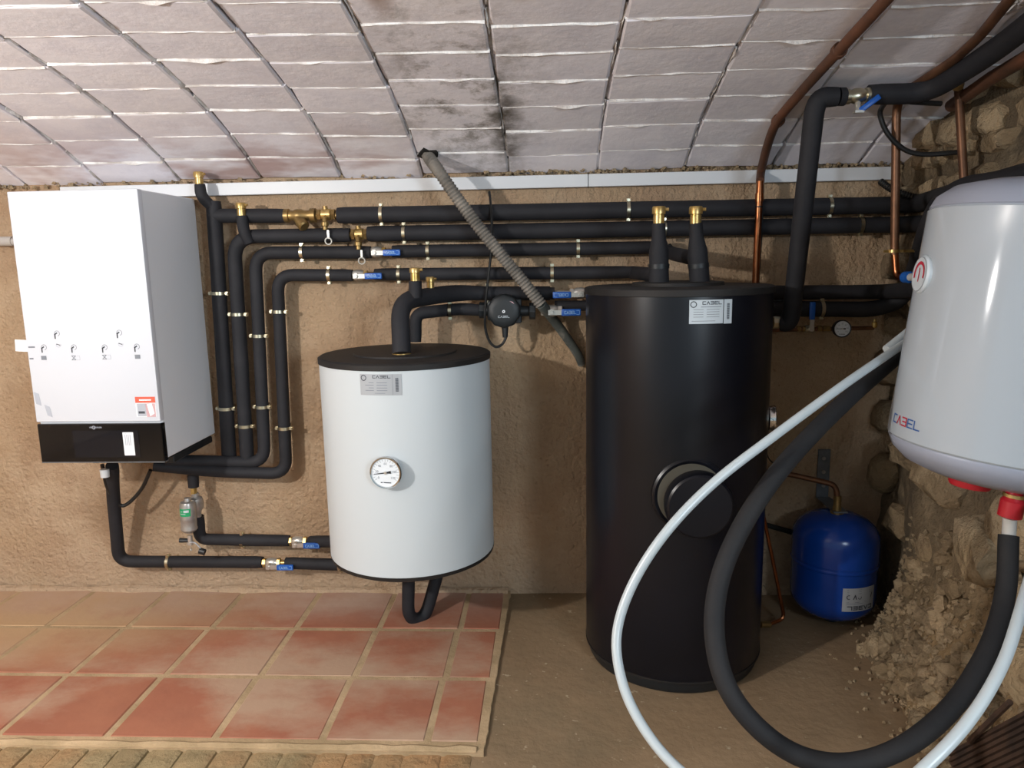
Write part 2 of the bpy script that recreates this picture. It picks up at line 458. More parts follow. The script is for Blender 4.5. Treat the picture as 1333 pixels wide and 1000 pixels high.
# bricks of the vault
def brick_mesh(seed, w=.258, d=.127, h=.026):
    rr = random.Random(seed); mb = MB(); XS = (-.5, -.48, -.3, -.1, .1, .3, .48, .5); nx = len(XS)
    rows = []
    for (yy, zz) in ((-d/2, h*.6), (-d/2, .0025), (-d/2+.003, 0.), (0., -.0004), (d/2-.003, 0.), (d/2, .0025), (d/2, h*.6)):
        row = []
        for i in range(nx):
            x = XS[i]*w; e = .003 if i in (0, nx-1) else 0
            row.append(len(mb.v))
            mb.v.append(Vector((x + (rr.uniform(-.003, .003) if i in (0, nx-1) else 0), yy + rr.uniform(-.0022, .0022), zz + (e if zz < .01 else 0) + rr.uniform(-.0006, .0006))))
        rows.append(row)
    for a, b in zip(rows[:-1], rows[1:]):
        for i in range(nx-1): mb.f.append((a[i], b[i], b[i+1], a[i+1]))
    mb.f.append(tuple(r[0] for r in rows)); mb.f.append(tuple(r[-1] for r in reversed(rows)))
    return mb
protos = [brick_mesh(k).build('brick', 'vault_paint', ceiling, smooth=18) for k in range(5)]
VX = [-2.51, -2.245, -1.98, -1.715, -1.45, -1.185, -.919, -.658, -.398, -.122, .161, .435, .703, .965, 1.23]
PITCH = .134; placed = 0; joints = []
crng = random.Random(11)
for c in range(len(VX)-1):
    x0, x1 = VX[c], VX[c+1]; s0 = crng.choice((.100, .112, .126, .118)); wob = crng.uniform(-.004, .004)
    tiltc = crng.uniform(.014, .032) if x1 < -.3 else crng.uniform(-.004, .016)
    for r in range(-1, 11):
        sa = s0 + (r)*PITCH if r >= 0 else s0 - PITCH*.86; sb = s0 + (r+1)*PITCH
        if r < 0: sb = s0
        sm = (sa+sb)/2; y, z, a = vault(sm); L = sb-sa
        dx = .010*math.sin(sm*5+c)
        src = protos[placed % 5]
        o = src if placed < 5 else copy_part(src, ceiling)
        o.location = ((x0+x1)/2 + dx*.4, y, z + crng.uniform(-.002, .002))
        o.rotation_euler = (-a + crng.uniform(-.02, .02), tiltc + crng.uniform(-.008, .008), crng.uniform(-.012, .012))
        o.scale = ((x1-x0-.006)/.258, (L-.0035)/.127, 1)
        joints.append((x0, x1, sa, tiltc, r, c)); placed += 1
# squeezed out mortar: ridges along the joints
mr = random.Random(3); mb = MB()
def ridge(P, N, T, hs, ws):
    """irregular ridge along points P; N outward normal, T across"""
    base = len(mb.v); k = len(P)
    for p, nn, tt, h, w in zip(P, N, T, hs, ws):
        mb.v += [p - tt*w - nn*.006, p + nn*h + tt*mr.uniform(-.3, .3)*w, p + tt*w - nn*.006]
    for i in range(k-1):
        a = base+3*i; mb.f += [(a, a+3, a+4, a+1), (a+1, a+4, a+5, a+2)]
    mb.f += [(base, base+1, base+2), (base+3*k-1, base+3*k-2, base+3*k-3)]
for (x0, x1, sa, tl, r, c) in joints:
    if sa < .02: continue
    y, z, a = vault(sa); Nn = Vector((0, -math.sin(a), -math.cos(a))); Tt = Vector((0, -math.cos(a), math.sin(a)))
    k = 16; P = []; hs = []; ws = []; big = mr.random() < .22; bc = mr.uniform(.15, .8)
    for i in range(k):
        t = i/(k-1); x = x0 + .006 + (x1-x0-.012)*t; tz = -math.tan(tl)*(t-.5)*(x1-x0)
        w = .5 + .5*noise.noise(Vector((x*24, sa*31, c*3.3)))
        h = .0002 + .0048*w*w + (.007*max(0, 1-abs(t-bc)/.16) if big else 0)
        P.append(Vector((x, y, z+tz)) + Tt*.004*noise.noise(Vector((x*14, sa*9, 2)))); hs.append(h); ws.append(.0018 + .0022*w)
    ridge(P, [Nn]*k, [Tt]*k, hs, ws)
# longitudinal joints: rough torn fins
for c in range(1, len(VX)-1):
    x = VX[c]; s = 0.02
    while s < 1.4:
        L = mr.uniform(.05, .16)
        if mr.random() < (.75 if x < .8 else .3):
            k = max(4, int(L/.011)); P = []; N = []; hs = []; ws = []
            for i in range(k):
                si = s + L*i/(k-1); y, z, a = vault(si); w = .5+.5*noise.noise(Vector((x*50, si*40, 7.7)))
                P.append(Vector((x + .010*math.sin(si*5+c-.5)*.4 + .004*noise.noise(Vector((si*20, x*9, 0))), y, z + .004)))
                N.append(Vector((0, -math.sin(a), -math.cos(a)))); hs.append((.0 + .013*w**2.6)*(1 if x < -.3 else .7)); ws.append(.002+.0035*w)
            ridge(P, N, [Vector((1,0,0))]*k, hs, ws)
        s += L + mr.uniform(.0, .05)
mo = mb.build('joint_mortar', 'vault_mortar', ceiling, smooth=25); mo['kind'] = 'stuff'
# crumbly bedding line between vault and wall
mb = MB()
for i in range(1100):
    x = mr.uniform(-1.9, 1.1); dens = 1. if x > -.2 else (.35 if x < -1.2 else .18)
    if mr.random() > dens: continue
    r = mr.uniform(.002, .008); p = Vector((x, -mr.uniform(.0, .02), VZ0 - .006 + mr.uniform(-.010, .012)))
    R = Matrix.Rotation(mr.uniform(0, 3), 3, Vector((mr.random(), mr.random(), mr.random()+.1)).normalized())
    mb.box(p, (r*2, r*1.5, r*1.3), R, .6)
o = mb.build('mortar_crumbs', 'rock_pale', wall_back, smooth=0); o['kind'] = 'stuff'
# hole where the grey conduit leaves the vault, its shade painted as a dark disc
hc = Vector((-0.3623, -0.1143, 1.4712)); mb = MB(); k = 11
ang = [2*math.pi*i/k for i in range(k)]; rr = [.024*(1+.35*mr.uniform(-1, 1)) for _ in ang]
y_, z_, a_ = vault(.17); Tt = Vector((0, -math.cos(a_), math.sin(a_))); Nn = Vector((0, -math.sin(a_), -math.cos(a_)))
mb.v = [hc + Vector((1,0,0))*math.cos(t)*q*1.2 + Tt*math.sin(t)*q + Nn*.004 for t, q in zip(ang, rr)]; mb.f = [tuple(range(k))]
n0 = len(mb.v); mb.v += [p - Nn*.02 for p in mb.v]; mb.f += [(i, (i+1) % k, (i+1) % k+n0, i+n0) for i in range(k)]
tag(mb.build('broken_hole', 'hole_shade', ceiling, smooth=0), 'broken hole in the vault, its shade a flat dark disc')

# floor: concrete screed on the right, clay tiles on a raised bed on the left
mb = MB(); nx, ny = 60, 60
for j in range(ny+1):
    for i in range(nx+1):
        x = -3.2 + 4.6*i/nx; y = .05 - 4.0*j/ny
        mb.v.append(Vector((x, y, -.006 + .005*noise.noise(Vector((x*2, y*2, 0))) - (.02 if x < -.25 else 0))))
for j in range(ny):
    for i in range(nx): a = j*(nx+1)+i; mb.f.append((a, a+nx+1, a+nx+2, a+1))
mb.add([(-3.2,.05,-.12),(1.4,.05,-.12),(1.4,-3.95,-.12),(-3.2,-3.95,-.12)], [(0,1,2,3)])
floor = tag(mb.build('floor', 'concrete'), kind='structure')
mb = MB(); n = 40
edge = [Vector((-.142 - .02*(i/n) + .004*noise.noise(Vector((i*.6, 0, 0))), -.86*i/n, .0035)) for i in range(n+1)]
top = [Vector((-3.1, 0, .0035))] + edge + [Vector((-3.1, -.86, .0035))]
m = len(top); mb.v = top + [Vector((p.x, p.y, -.05)) for p in top]; mb.f = [tuple(range(m))] + [(i, i+m, (i+1) % m+m, (i+1) % m) for i in range(m)]
tag(mb.build('grout_bed', 'grout', floor, smooth=0))
tp = {}
TX = [-3.0, -2.728, -2.456, -2.184, -1.912, -1.64, -1.367, -1.090, -.8155, -.548, -.290, -.160]
TY = [0.004, -.279, -.550, -.825]
for i in range(len(TX)-1):
    for j in range(3):
        x0, x1 = TX[i]+.008, TX[i+1]-.008; y0, y1 = TY[j+1]+.008, TY[j]-.008
        o = MB().box(((x0+x1)/2 - .008*(j-.5), (y0+y1)/2, -.0075), (x1-x0, y1-y0, .026)).build('tile', 'terracotta', floor, bevel=.003, smooth=30)
        o.rotation_euler = (0, 0, 0); o.location.z = random.uniform(-.001, .0014)
# worn bricks on edge in front of the tiles
bp = []
for k in range(3):
    rr_ = random.Random(50+k); mbk = MB().box((0, 0, 0), (.072, .25, .05)); bp.append(mbk)
x = -3.0; k = 0
while x < -.24:
    w = random.uniform(.066, .092)
    o = MB().box((x+w/2, -.972, -.022), (w-.006, .262, .045)).build('kerb_brick', 'old_brick', floor, bevel=.008, smooth=40, seg=2)
    o.location = (0, random.uniform(-.008, .004), random.uniform(-.002, .003)); o.rotation_euler = (0, 0, 0)
    x += w; k += 1
mb = MB(); pts = [Vector((-3.1+.04*i, -.842 + .006*noise.noise(Vector((i*.5, 3, 0))), -.004)) for i in range(74)]
mb.tube(pts, [.014+.006*noise.noise(Vector((i*.7, 0, 9))) for i in range(74)], 8); tag(mb.build('kerb_mortar', 'grout', floor))
mb = MB().box((-1.70, -.98, -.0225), (2.96, .26, .036)); tag(mb.build('kerb_bed', 'old_brick', floor))

# rubble wall on the right
def foot(y, z):
    g = min(1., max(0., (-y-.12)/.30)); g = g*g*(3-2*g)
    q = max(0., 1 - max(z, 0.)/.62)
    return (.02 + .19*g + max(0, (-y-.6))*.10)*q**1.25
def rubble_x(y, z):
    p = Vector((y, z, 0)); low = 1. if z > .62 else .55
    d = .045*noise.noise(p*3.1) + .022*noise.noise(p*7.3 + Vector((3, 1, 2)))*low + .010*noise.noise(p*19)
    if .28 < z < .75: d += .05*math.exp(-((y+.42)/.3)**2)*math.sin((z-.28)/.47*math.pi)*-1
    lim = 1.115 + .06*min(1., max(0., (-y-.45)/.3))*min(1., max(0., (z-.55)/.3))
    return lim - foot(y, z) + d*.8
mb = MB(); ny, nz = 120, 110
for j in range(nz+1):
    for i in range(ny+1):
        y = .06 - 2.5*i/ny; z = -.06 + 1.86*j/nz; mb.v.append(Vector((rubble_x(y, z), y, z)))
for j in range(nz):
    for i in range(ny): a = j*(ny+1)+i; mb.f.append((a, a+ny+1, a+ny+2, a+1))
mb.add([(1.45,.06,-.06),(1.45,-2.44,-.06),(1.45,-2.44,1.8),(1.45,.06,1.8)], [(0,1,2,3)])
wall_right = tag(mb.build('wall_right', 'earth_mortar', smooth=60), kind='structure')
def stone_mb(seed, sub=2, rough=.28):
    bm = bmesh.new(); bmesh.ops.create_icosphere(bm, subdivisions=sub, radius=1.)
    off = Vector((seed*3.7, seed*1.9, seed*.7))
    for v in bm.verts:
        p = v.co.copy(); q = max(abs(p.x), abs(p.y), abs(p.z)); p = p.lerp(p/q, .72)
        v.co = p*(1 + rough*noise.noise(p*1.3+off) + rough*.5*noise.noise(p*3+off))
    mb = MB(); mb.v = [v.co.copy() for v in bm.verts]; mb.f = [tuple(v.index for v in f.verts) for f in bm.faces]; bm.free(); return mb
sr = random.Random(21)
sp = {('rock', k): stone_mb(k).build('stone', 'rock', wall_right, smooth=38) for k in range(4)}
sp.update({('rock_pale', k): stone_mb(k+9).build('stone', 'rock_pale', wall_right, smooth=38) for k in range(4)})
used = set()
def stone(loc, size, m, rot=None):
    k = (m, sr.randrange(4)); o = sp[k] if k not in used else copy_part(sp[k], wall_right); used.add(k)
    o.location = loc; o.scale = size; o.rotation_euler = rot or (sr.uniform(-.3, .3), sr.uniform(-.2, .2), sr.uniform(-.3, .3)); return o
# courses of stones: upper wall
z = 1.02
while z < 1.72:
    y = -.02 - sr.uniform(0, .05); hrow = sr.uniform(.026, .05)
    while y > -1.15:
        w = sr.uniform(.03, .085)
        zc = z + sr.uniform(-.012, .012)
        if zc < vault_z(y-w) + .02:
            stone((rubble_x(y-w, zc) + .018, y-w, zc), (sr.uniform(.030, .048), w*1.0, hrow*.95), 'rock_pale' if sr.random() < .62 else 'rock')
        y -= 2*w + .004
    z += 2*hrow
# the strip between plaster and heater, and the boulders low on the wall
for (px_, sz, m) in (((1.0647, -0.0500, 1.1114), (.05,.05,.05), 'rock'), ((1.0718, -0.0500, 0.9324), (.045,.05,.04), 'rock'), ((1.0579, -0.0600, 0.7875), (.06,.06,.06), 'rock'),
                    ((1.0542, -0.0700, 0.6281), (.05,.06,.05), 'rock'), ((1.0519, -0.0700, 0.4377), (.05,.06,.06), 'rock'), ((1.0181, -0.0400, 1.4695), (.09,.05,.03), 'rock_pale'), ((1.0949, -0.1000, 1.3263), (.06,.05,.03), 'rock_pale'), ((0.9315, -0.0150, 1.4390), (.06,.03,.012), 'rock')):
    stone((px_[0]+.045, px_[1]+.035, px_[2]), sz, m)
for (p_, sz, m) in (((0.9850, -0.7384, 0.4636), (.06,.085,.075), 'rock_pale'), ((1.0000, -0.8278, 0.5447), (.05,.06,.09), 'rock_pale'), ((1.0400, -0.4365, 0.5376), (.05,.10,.055), 'rock'),
                    ((1.0700, -0.1964, 0.5483), (.05,.07,.04), 'rock'), ((1.0300, -0.4431, 0.3534), (.05,.07,.05), 'rock'), ((1.0600, -0.2006, 0.3300), (.04,.06,.05), 'rock'), ((0.9500, -0.9611, 0.4312), (.05,.06,.06), 'rock_pale'), ((0.9000, -1.0678, 0.3424), (.05,.06,.06), 'rock_pale')):
    stone((p_[0]+.03, p_[1], p_[2]), sz, m)
# loose rubble spilling from the foot of the wall
pb = [stone_mb(30+k, 1, .3).build('pebble', 'rock_pale' if k % 2 else 'rock', wall_right, smooth=0) for k in range(5)]
k = 0; rows = 0
while k < 290:
    y = sr.uniform(-.38, -1.18); z = abs(sr.gauss(0, .19)) - .004
    if z > .44 or (z > .30 and y > -.55): continue
    x = rubble_x(y, z) + sr.uniform(-.004, .006); r = sr.choice((.007, .009, .011, .014, .018, .024))*(1.15)
    o = pb[k % 5] if k < 5 else copy_part(pb[k % 5], wall_right)
    o.location = (x, y, z); s_ = r; o.scale = (s_*.9, s_*sr.uniform(.8, 1.3), s_*sr.uniform(.7, 1.1)); o.rotation_euler = (sr.uniform(0, 3), sr.uniform(0, 3), sr.uniform(0, 3)); k += 1
mb = MB()
for i in range(1500):
    y = sr.uniform(-.30, -1.25); z = abs(sr.gauss(0, .17))
    if z > .42: continue
    r = sr.uniform(.003, .009); R = Matrix.Rotation(sr.uniform(0, 3), 3, Vector((sr.random(), sr.random(), sr.random()+.1)).normalized())
    mb.box((rubble_x(y, z)-.001, y, z), (r*1.8, r*1.5, r*1.3), R, .55)
o = mb.build('gravel', 'rock_pale', wall_right, smooth=0); o['kind'] = 'stuff'
mb = MB()
for i in range(120):
    y = sr.uniform(-.05, -1.0); x = rubble_x(y, 0) - abs(sr.gauss(0, .05)); r = sr.uniform(.002, .006)
    mb.box((x, y, -.004), (r*2, r*1.6, r*1.3), Matrix.Rotation(sr.uniform(0, 3), 3, 'Z'), .6)
o = mb.build('floor_grit', 'rock_pale', floor, smooth=0); o['kind'] = 'stuff'

# ------------------------------------------------------------------ builders for the plumbing
YV = Vector((0, 1, 0))
def insul(t, pts, r, bend=.05, m='foam', name='insulation', amt=.035, curve=False, taper=None):
    P = dense(catmull(pts, 10) if curve else route(pts, bend), .025)
    R = foam_radii(P, r, amt, seed=P[0].x*7)
    if not curve:
        for i in (0, -1): R[i] *= .93
    return MB().tube(P, R, 18).build(name, m, t, smooth=50)
def clamp(t, p, axis, r, wall_y=0.):
    p = Vector(p); a = Vector(axis).normalized(); side = a.cross(YV).normalized(); mb = MB()
    mb.ring([(r-.001, -.005), (r+.0022, -.005), (r+.0022, .005), (r-.001, .005)], p, a, 22)
    for s in (-1, 1):
        c = p + side*s*(r+.004); mb.box(c, (.011, .014, .009), Matrix((a, YV, side)).transposed()); mb.cyl(c - YV*.008, c - YV*.012, .0045, n=8)
    mb.cyl(p + YV*r*.98, Vector((p.x, wall_y, p.z)), .004, n=8)
    return mb.build('pipe_clamp', 'zinc', t, bevel=0, smooth=40)
def pipe_thing(label, base, cat='pipe', name='insulated_pipe'):
    return thing(name, label, cat, base)
def air_vent(label, p, r=.0125, h=.045, axis=(0,0,1), small=False):
    """brass vent standing on p"""
    t = thing('air_vent', label, 'air vent', p); p = Vector(p); a = Vector(axis).normalized()
    MB().lathe([(r*.9, -.004), (r*.9, h*.5), (r*.84, h*.52), (r*.84, h*.58)], p, a, 20).build('body', 'brass', t)
    MB().lathe([(r*.8, h*.56), (r*1.08, h*.58), (r*1.1, h*.9), (r*.98, h), (r*.3, h*1.02)], p, a, 20).build('cap', 'brass', t)
    q = p + a*h*.82; s = MB().cyl(q + Vector((r*1.0, -r*.2, 0)), q + Vector((r*1.55, -r*.3, 0)), r*.28, n=8); s.build('bleed_screw', 'brass', t)
    return t
def ball_valve(label, c, lever=1, flip=False, axis=(1,0,0), size=1., up=None, body='nickel', brass_end=True):
    """inline valve at c with a lever lying along the pipe on the room side"""
    c = Vector(c); a = Vector(axis).normalized(); t = thing('ball_valve', label, 'valve', c); k = size
    v = a.cross(Vector((0, -1, 0))).normalized() * -1
    if v.z < 0: v = -v
    hexr = .0165*k
    for s, m in ((-1, 'brass' if brass_end else body), (1, 'brass' if brass_end else body)):
        MB().lathe([(hexr*.8, .020*k), (hexr, .0215*k), (hexr, .032*k), (hexr*.85, .034*k)], c, a*s, 6).build('end_nut', m, t, smooth=20)
    MB().lathe([(.011*k, -.024*k), (.0145*k, -.019*k), (.0185*k, -.008*k), (.0185*k, .008*k), (.0145*k, .019*k), (.011*k, .024*k)], c, a, 20).build('body', body, t)
    MB().cyl(c + Vector((0, -.014*k, 0)), c + Vector((0, -.036*k, 0)), .0075*k, n=12).build('stem', 'nickel', t)
    u = a*lever; lc = c + Vector((0, -.033*k, 0)) - v*.004*k; R = Matrix((u, YV, v)).transposed()
    lv = MB().box(lc + u*.012*k, (.046*k, .003, .016*k), R); lv.cyl(lc + Vector((0, -.001, 0)), lc + Vector((0, -.007*k, 0)), .007*k, n=6); lv.build('lever', 'nickel', t, bevel=.0006)
    gc = lc + u*.060*k; g = MB().box(gc, (.060*k, .009*k, .021*k), R).build('grip', 'blue_grip', t, bevel=.0025, seg=2)
    uu, vv = (a, v) if not flip else (-a, -v)
    if uu.cross(vv).dot(Vector((0,-1,0))) < 0: vv = -vv if not flip else vv
    f = lambda x, y: gc + uu*x + vv*y + Vector((0, -.0052*k, 0))
    q = stroke_quads(word('CABEL', -.020*k, -.0042*k, .034*k, .0084*k), .0017*k) + stroke_quads([(.017*k, .006*k, .026*k, .006*k), (.026*k, .006*k, .026*k, -.006*k), (.017*k, -.006*k, .026*k, -.006*k)], .0012*k)
    prints(q, f).build('lettering', 'pale_blue_print', g, smooth=0)
    return t

# ------------------------------------------------------------------ cable trunking under the vault
tr = thing('cable_trunking', 'long white plastic cable trunking along the wall just under the vault', 'trunking', (-0.5230, -0.0050, 1.3810))
xs_ = [-1.583, .13, 1.06]
for i in (0, 1):
    z0 = 1.393 - .004*i; MB().box(((xs_[i]+xs_[i+1])/2, -.014, 1.390), (xs_[i+1]-xs_[i]-.002, .022, .037)).build('channel', 'pvc_white', tr, bevel=.002)
    MB().box(((xs_[i]+xs_[i+1])/2, -.027, 1.390), (xs_[i+1]-xs_[i]-.002, .004, .039)).build('cover', 'pvc_white', tr, bevel=.0015)

# ------------------------------------------------------------------ boiler
XL, XR, ZB, ZT, YF = -1.516, -1.139, .578, 1.363, -.36
bo = thing('wall_boiler', 'white wall-hung gas boiler with black glass control panel, left of the pipes', 'boiler', ((XL+XR)/2, -.19, ZB))
MB().box(((XL+XR)/2, -.185, (ZB+ZT)/2+.002), (XR-XL-.002, .325, ZT-ZB-.006)).build('casing', 'boiler_side', bo, bevel=.003)
ZP = ZB + .118
MB().box(((XL+XR)/2, YF+.012, (ZP+ZT)/2+.002), (XR-XL, .024, ZT-ZP-.004)).build('front_panel', 'enamel_white', bo, bevel=.003, seg=2)
gp = MB().box(((XL+XR)/2, YF+.012, (ZP+ZB)/2-.001), (XR-XL, .024, ZP-ZB-.002)).build('control_panel', 'glass_black', bo, bevel=.002)
MB().box(((XL+XR)/2, YF+.013, ZB-.0015), (XR-XL, .022, .003)).build('lower_lip', 'galvanised', bo)
ff = lambda x, z: Vector((x, YF-.0008, z))
MB().box(((XL+XR)/2+.018, YF-.0004, ZB+.055), (.20, .001, .082)).build('display', 'display', gp)
xm = (XL+XR)/2 - .012
print_polys(text_quads('VIESSMANN', xm+.002, ZP-.013, .0072), ff).build('lettering', 'print_light', gp, smooth=0)
prints(arc_quads(xm-.003, ZP-.013, .0046, .0014, 0, 360, 14), ff).build('emblem', 'print_light', gp, smooth=0)
# paper tag on the display
sx, sz = XL + .275, ZB + .055
st = MB().box((sx, YF-.001, sz), (.032, .001, .070)).build('paper_tag', 'paper', gp)
prints([rect(sx-.010+.005*i, sz-.005, sx-.0075+.005*i, sz+.028) for i in range(4)] + [rect(sx-.011, sz+.030, sx-.004, sz+.0315)], lambda x, z: Vector((x, YF-.0018, z))).build('print', 'print_light', st, smooth=0)
# orange notice
ox, oz = XR-.069, ZP+.018
no = MB().box((ox+.030, YF-.0006, oz+.0295), (.060, .0008, .059)).build('notice_sticker', 'paper', bo)
fo = lambda x, z: Vector((x, YF-.0014, z))
prints([rect(ox, oz+.042, ox+.060, oz+.060)], fo).build('orange_header', 'print_orange', no, smooth=0)
prints([rect(ox+.012, oz+.0485, ox+.048, oz+.0525)], lambda x, z: Vector((x, YF-.0018, z))).build('white_line', 'paper', no, smooth=0)
prints([rect(ox+.004, oz+.002, ox+.030, oz+.040)], fo).build('boiler_picture', 'print_light', no, smooth=0)
prints([rect(ox+.007, oz+.010, ox+.026, oz+.017)], lambda x, z: Vector((x, YF-.0018, z))).build('panel_picture', 'print_dark', no, smooth=0)
prints([[Vector((ox+.031, oz)), Vector((ox+.058, oz)), Vector((ox+.058, oz+.040)), Vector((ox+.029, oz+.040))]], fo).build('pink_picture', 'print_pink', no, smooth=0)
prints([[Vector((ox+.041, oz+.002)), Vector((ox+.055, oz+.010)), Vector((ox+.049, oz+.040)), Vector((ox+.034, oz+.038))]], lambda x, z: Vector((x, YF-.0018, z))).build('white_picture', 'paper', no, smooth=0)
# printed unpacking pictograms
def picto(quads, m, n='pictogram'): prints(quads, ff).build(n, m, bo, smooth=0)
for (hx, hz) in [(a[0], a[2]) for a in ((-1.4224, -0.3610, 0.9585), (-1.2371, -0.3610, 0.9582), (-1.4666, -0.3610, 0.9188), (-1.3769, -0.3610, 0.9177), (-1.2852, -0.3610, 0.9165), (-1.1891, -0.3610, 0.9176))]:
    picto(arc_quads(hx+.003, hz+.004, .0075, .0013, -80, 200, 10), 'print_grey', 'pictogram_arc')
    picto(stroke_quads([(hx-.004, hz-.010, hx-.004, hz+.001), (hx-.004, hz+.001, hx+.002, hz+.005)], .0034), 'print_dark')
for a in ((-1.4191, -0.3610, 0.9294), (-1.2335, -0.3610, 0.9293)):
    picto(stroke_quads([(a[0]-.005, a[2]+.002, a[0]+.004, a[2]-.001)], .0022), 'print_dark'); picto(arc_quads(a[0], a[2], .007, .0009, 160, 380, 9), 'print_light', 'pictogram_arc')
for a, full in (((-1.4678, -0.3610, 0.8918), 1), ((-1.3778, -0.3610, 0.8907), 0), ((-1.2857, -0.3610, 0.8919), 0), ((-1.1873, -0.3610, 0.8918), 1)):
    x, z = a[0], a[2]
    if full: picto([rect(x-.008, z-.006, x+.008, z+.006)], 'print_grey', 'printed_block')
    else: picto(stroke_quads([(x-.005, z-.005, x+.005, z+.005), (x-.005, z+.005, x+.005, z-.005), (x-.006, z-.006, x+.006, z-.006), (x-.006, z+.006, x+.006, z+.006)], .0016), 'print_grey', 'printed_cross'); picto(stroke_quads([(x+.009, z-.006, x+.018, z-.006), (x+.018, z-.006, x+.018, z+.006), (x+.018, z+.006, x+.009, z+.006)], .0008), 'print_light', 'printed_frame')
for a, w in (((-1.5006, -0.3610, 0.9237), .010), ((-1.5051, -0.3610, 0.8900), .006)): picto([rect(a[0]-w, a[2]-.0022, a[0]+w, a[2]+.0022)], 'print_grey', 'printed_bar')
def para(px, w, h, sh): x, z = px[0], px[2]; return [Vector((x-w+sh, z-h)), Vector((x+w+sh, z-h-.006)), Vector((x+w-sh, z+h-.006)), Vector((x-w-sh, z+h))]
prints([para((-1.5029, -0.3610, 0.7738), .0075, .018, .002), para((-1.4738, -0.3610, 0.7367), .0075, .016, .003)], ff).build('unpacking_picture', 'print_light', bo, smooth=0)
tb = (-1.5345, -0.3550, 0.9279); MB().box((tb[0], YF+.004, tb[2]), (.036, .0012, .034), Matrix.Rotation(.06, 3, 'Y')).build('tape_tab', 'paper', bo)
# connection console under the casing
MB().box(((XL+XR)/2+.055, -.17, ZB-.010), (.26, .26, .022)).build('connection_console', 'plastic_dark', bo, bevel=.003)
MB().cyl((-1.4158, -0.2200, 0.5150), (-1.4162, -0.2200, 0.4896), .014, .013).build('white_plug', 'pvc_white', bo)

# flue stub left of the boiler
fp = thing('waste_pipe', 'short grey plastic pipe on the wall at the left of the boiler', 'pipe', (-1.7692, -0.0500, 1.2393))
p0 = (-2.1052, -0.0500, 1.2409); p1 = (-1.7458, -0.0500, 1.2389); p2 = (-1.6084, -0.0500, 1.2362)
MB().cyl(p0, p2, .012).build('tube', 'grey_pipe', fp); MB().cyl(p1, lerp(p1, p0, .13), .0155).build('socket', 'grey_pipe', fp)

# ------------------------------------------------------------------ four heating pipes leaving the boiler
R1, R2, R3 = .0255, .0245, .0200
# run 1 (highest)
t = pipe_thing('black insulated pipe, highest of the four, running along the wall right under the trunking', (-1.0839, -0.0600, 0.5179))
A0, A1 = (-1.0817, -0.0600, 0.4804), (-1.0608, -0.0600, 1.3502)
insul(t, [A0, A1], .0235); insul(t, [(-1.0739, -0.0620, 1.3049), (-0.8330, -0.0600, 1.3000)], .0225)
clamp(t, lerp(A0, A1, .315*.72), Vector(A1)-Vector(A0), .0235); clamp(t, lerp(A0, A1, .665), Vector(A1)-Vector(A0), .0235)
insul(t, [(-1.0627, -0.0650, 1.3308), (-1.0878, -0.0850, 1.3629), (-1.0893, -0.0850, 1.4005)], .0175, .02, name='vent_neck')
B0, B1 = (-0.6623, -0.0600, 1.2975), (1.1167, -0.0600, 1.2919)
insul(t, [B0, B1, (1.0300, -0.4989, 1.2975), (1.0000, -0.8080, 1.3046)], R1, .07)
for px in (499, 825, 1083): clamp(t, lerp(B0, B1, (px-440)/750), (1,0,0), R1)
MB().cyl(lerp(B0, B1, -.115), B0, .011).build('copper_stub', 'brass_old', t)
air_vent('brass air vent beside the boiler top, in front of white trunking', (-1.0907, -0.0850, 1.3982), .0145, .040)
# run 2
t = pipe_thing('black insulated pipe, second from the top, bending down beside the boiler', (-1.0178, -0.0600, 0.5175))
C0, C1, C2 = (-1.0195, -0.0600, 0.4962), (-1.0052, -0.0600, 1.2387), (-0.6262, -0.0600, 1.2360)
insul(t, [C0, C1, C2], .0225, .075); D0, D1 = (-0.5693, -0.0600, 1.2384), (1.1208, -0.0600, 1.2334)
insul(t, [D0, D1, (1.0400, -0.5050, 1.2250), (1.0200, -0.7902, 1.2164)], R2, .07)
clamp(t, lerp(C0, C1, .163), Vector(C1)-Vector(C0), .0225); clamp(t, lerp(C0, C1, .665), Vector(C1)-Vector(C0), .0225)
for px in (528, 871, 1122): clamp(t, lerp(D0, D1, (px-479)/711), (1,0,0), R2)
insul(t, [(-0.9480, -0.0750, 1.2179), (-0.9606, -0.0850, 1.2561), (-0.9619, -0.0850, 1.3012)], .0185, .02, name='vent_neck')
MB().cyl(C2, D0, .010).build('copper_stub', 'brass_old', t)
air_vent('brass air vent on the second insulated pipe, right of the boiler corner', (-0.9632, -0.0850, 1.3012), .0145, .040)
# run 3
t = pipe_thing('black insulated pipe, third from the top, with its blue valve nearest the brass drain cocks', (-0.9571, -0.0600, 0.5172))
E0, E1, E2, E3 = (-1.2451, -0.1200, 0.5088), (-0.9587, -0.0600, 0.4959), (-0.9390, -0.0600, 1.1865), (-0.5624, -0.0600, 1.1807)
insul(t, [(-1.2483, -0.1600, 0.5252), (-1.0927, -0.0850, 0.5008), (-0.9593, -0.0600, 0.4878), E2, E3], .0205, .06)
for py in (527, 434): clamp(t, lerp(E1, E2, (600-py)/271), Vector(E2)-Vector(E1), .0205)
clamp(t, lerp(E2, E3, (394-332)/151), (1,0,0), .0205)
F0, F1 = (-0.4931, -0.0600, 1.1818), (0.3719, -0.0600, 1.1784)
insul(t, [F0, F1], R3, .04)
for px in (558, 754): clamp(t, lerp(F0, F1, (px-511)/357), (1,0,0), R3)
MB().cyl(E3, F0, .009).build('copper_stub', 'brass_old', t)
ball_valve('blue-lever ball valve on the third pipe, just below the brass cocks', (-0.5450, -0.0600, 1.1815), 1, size=.92)
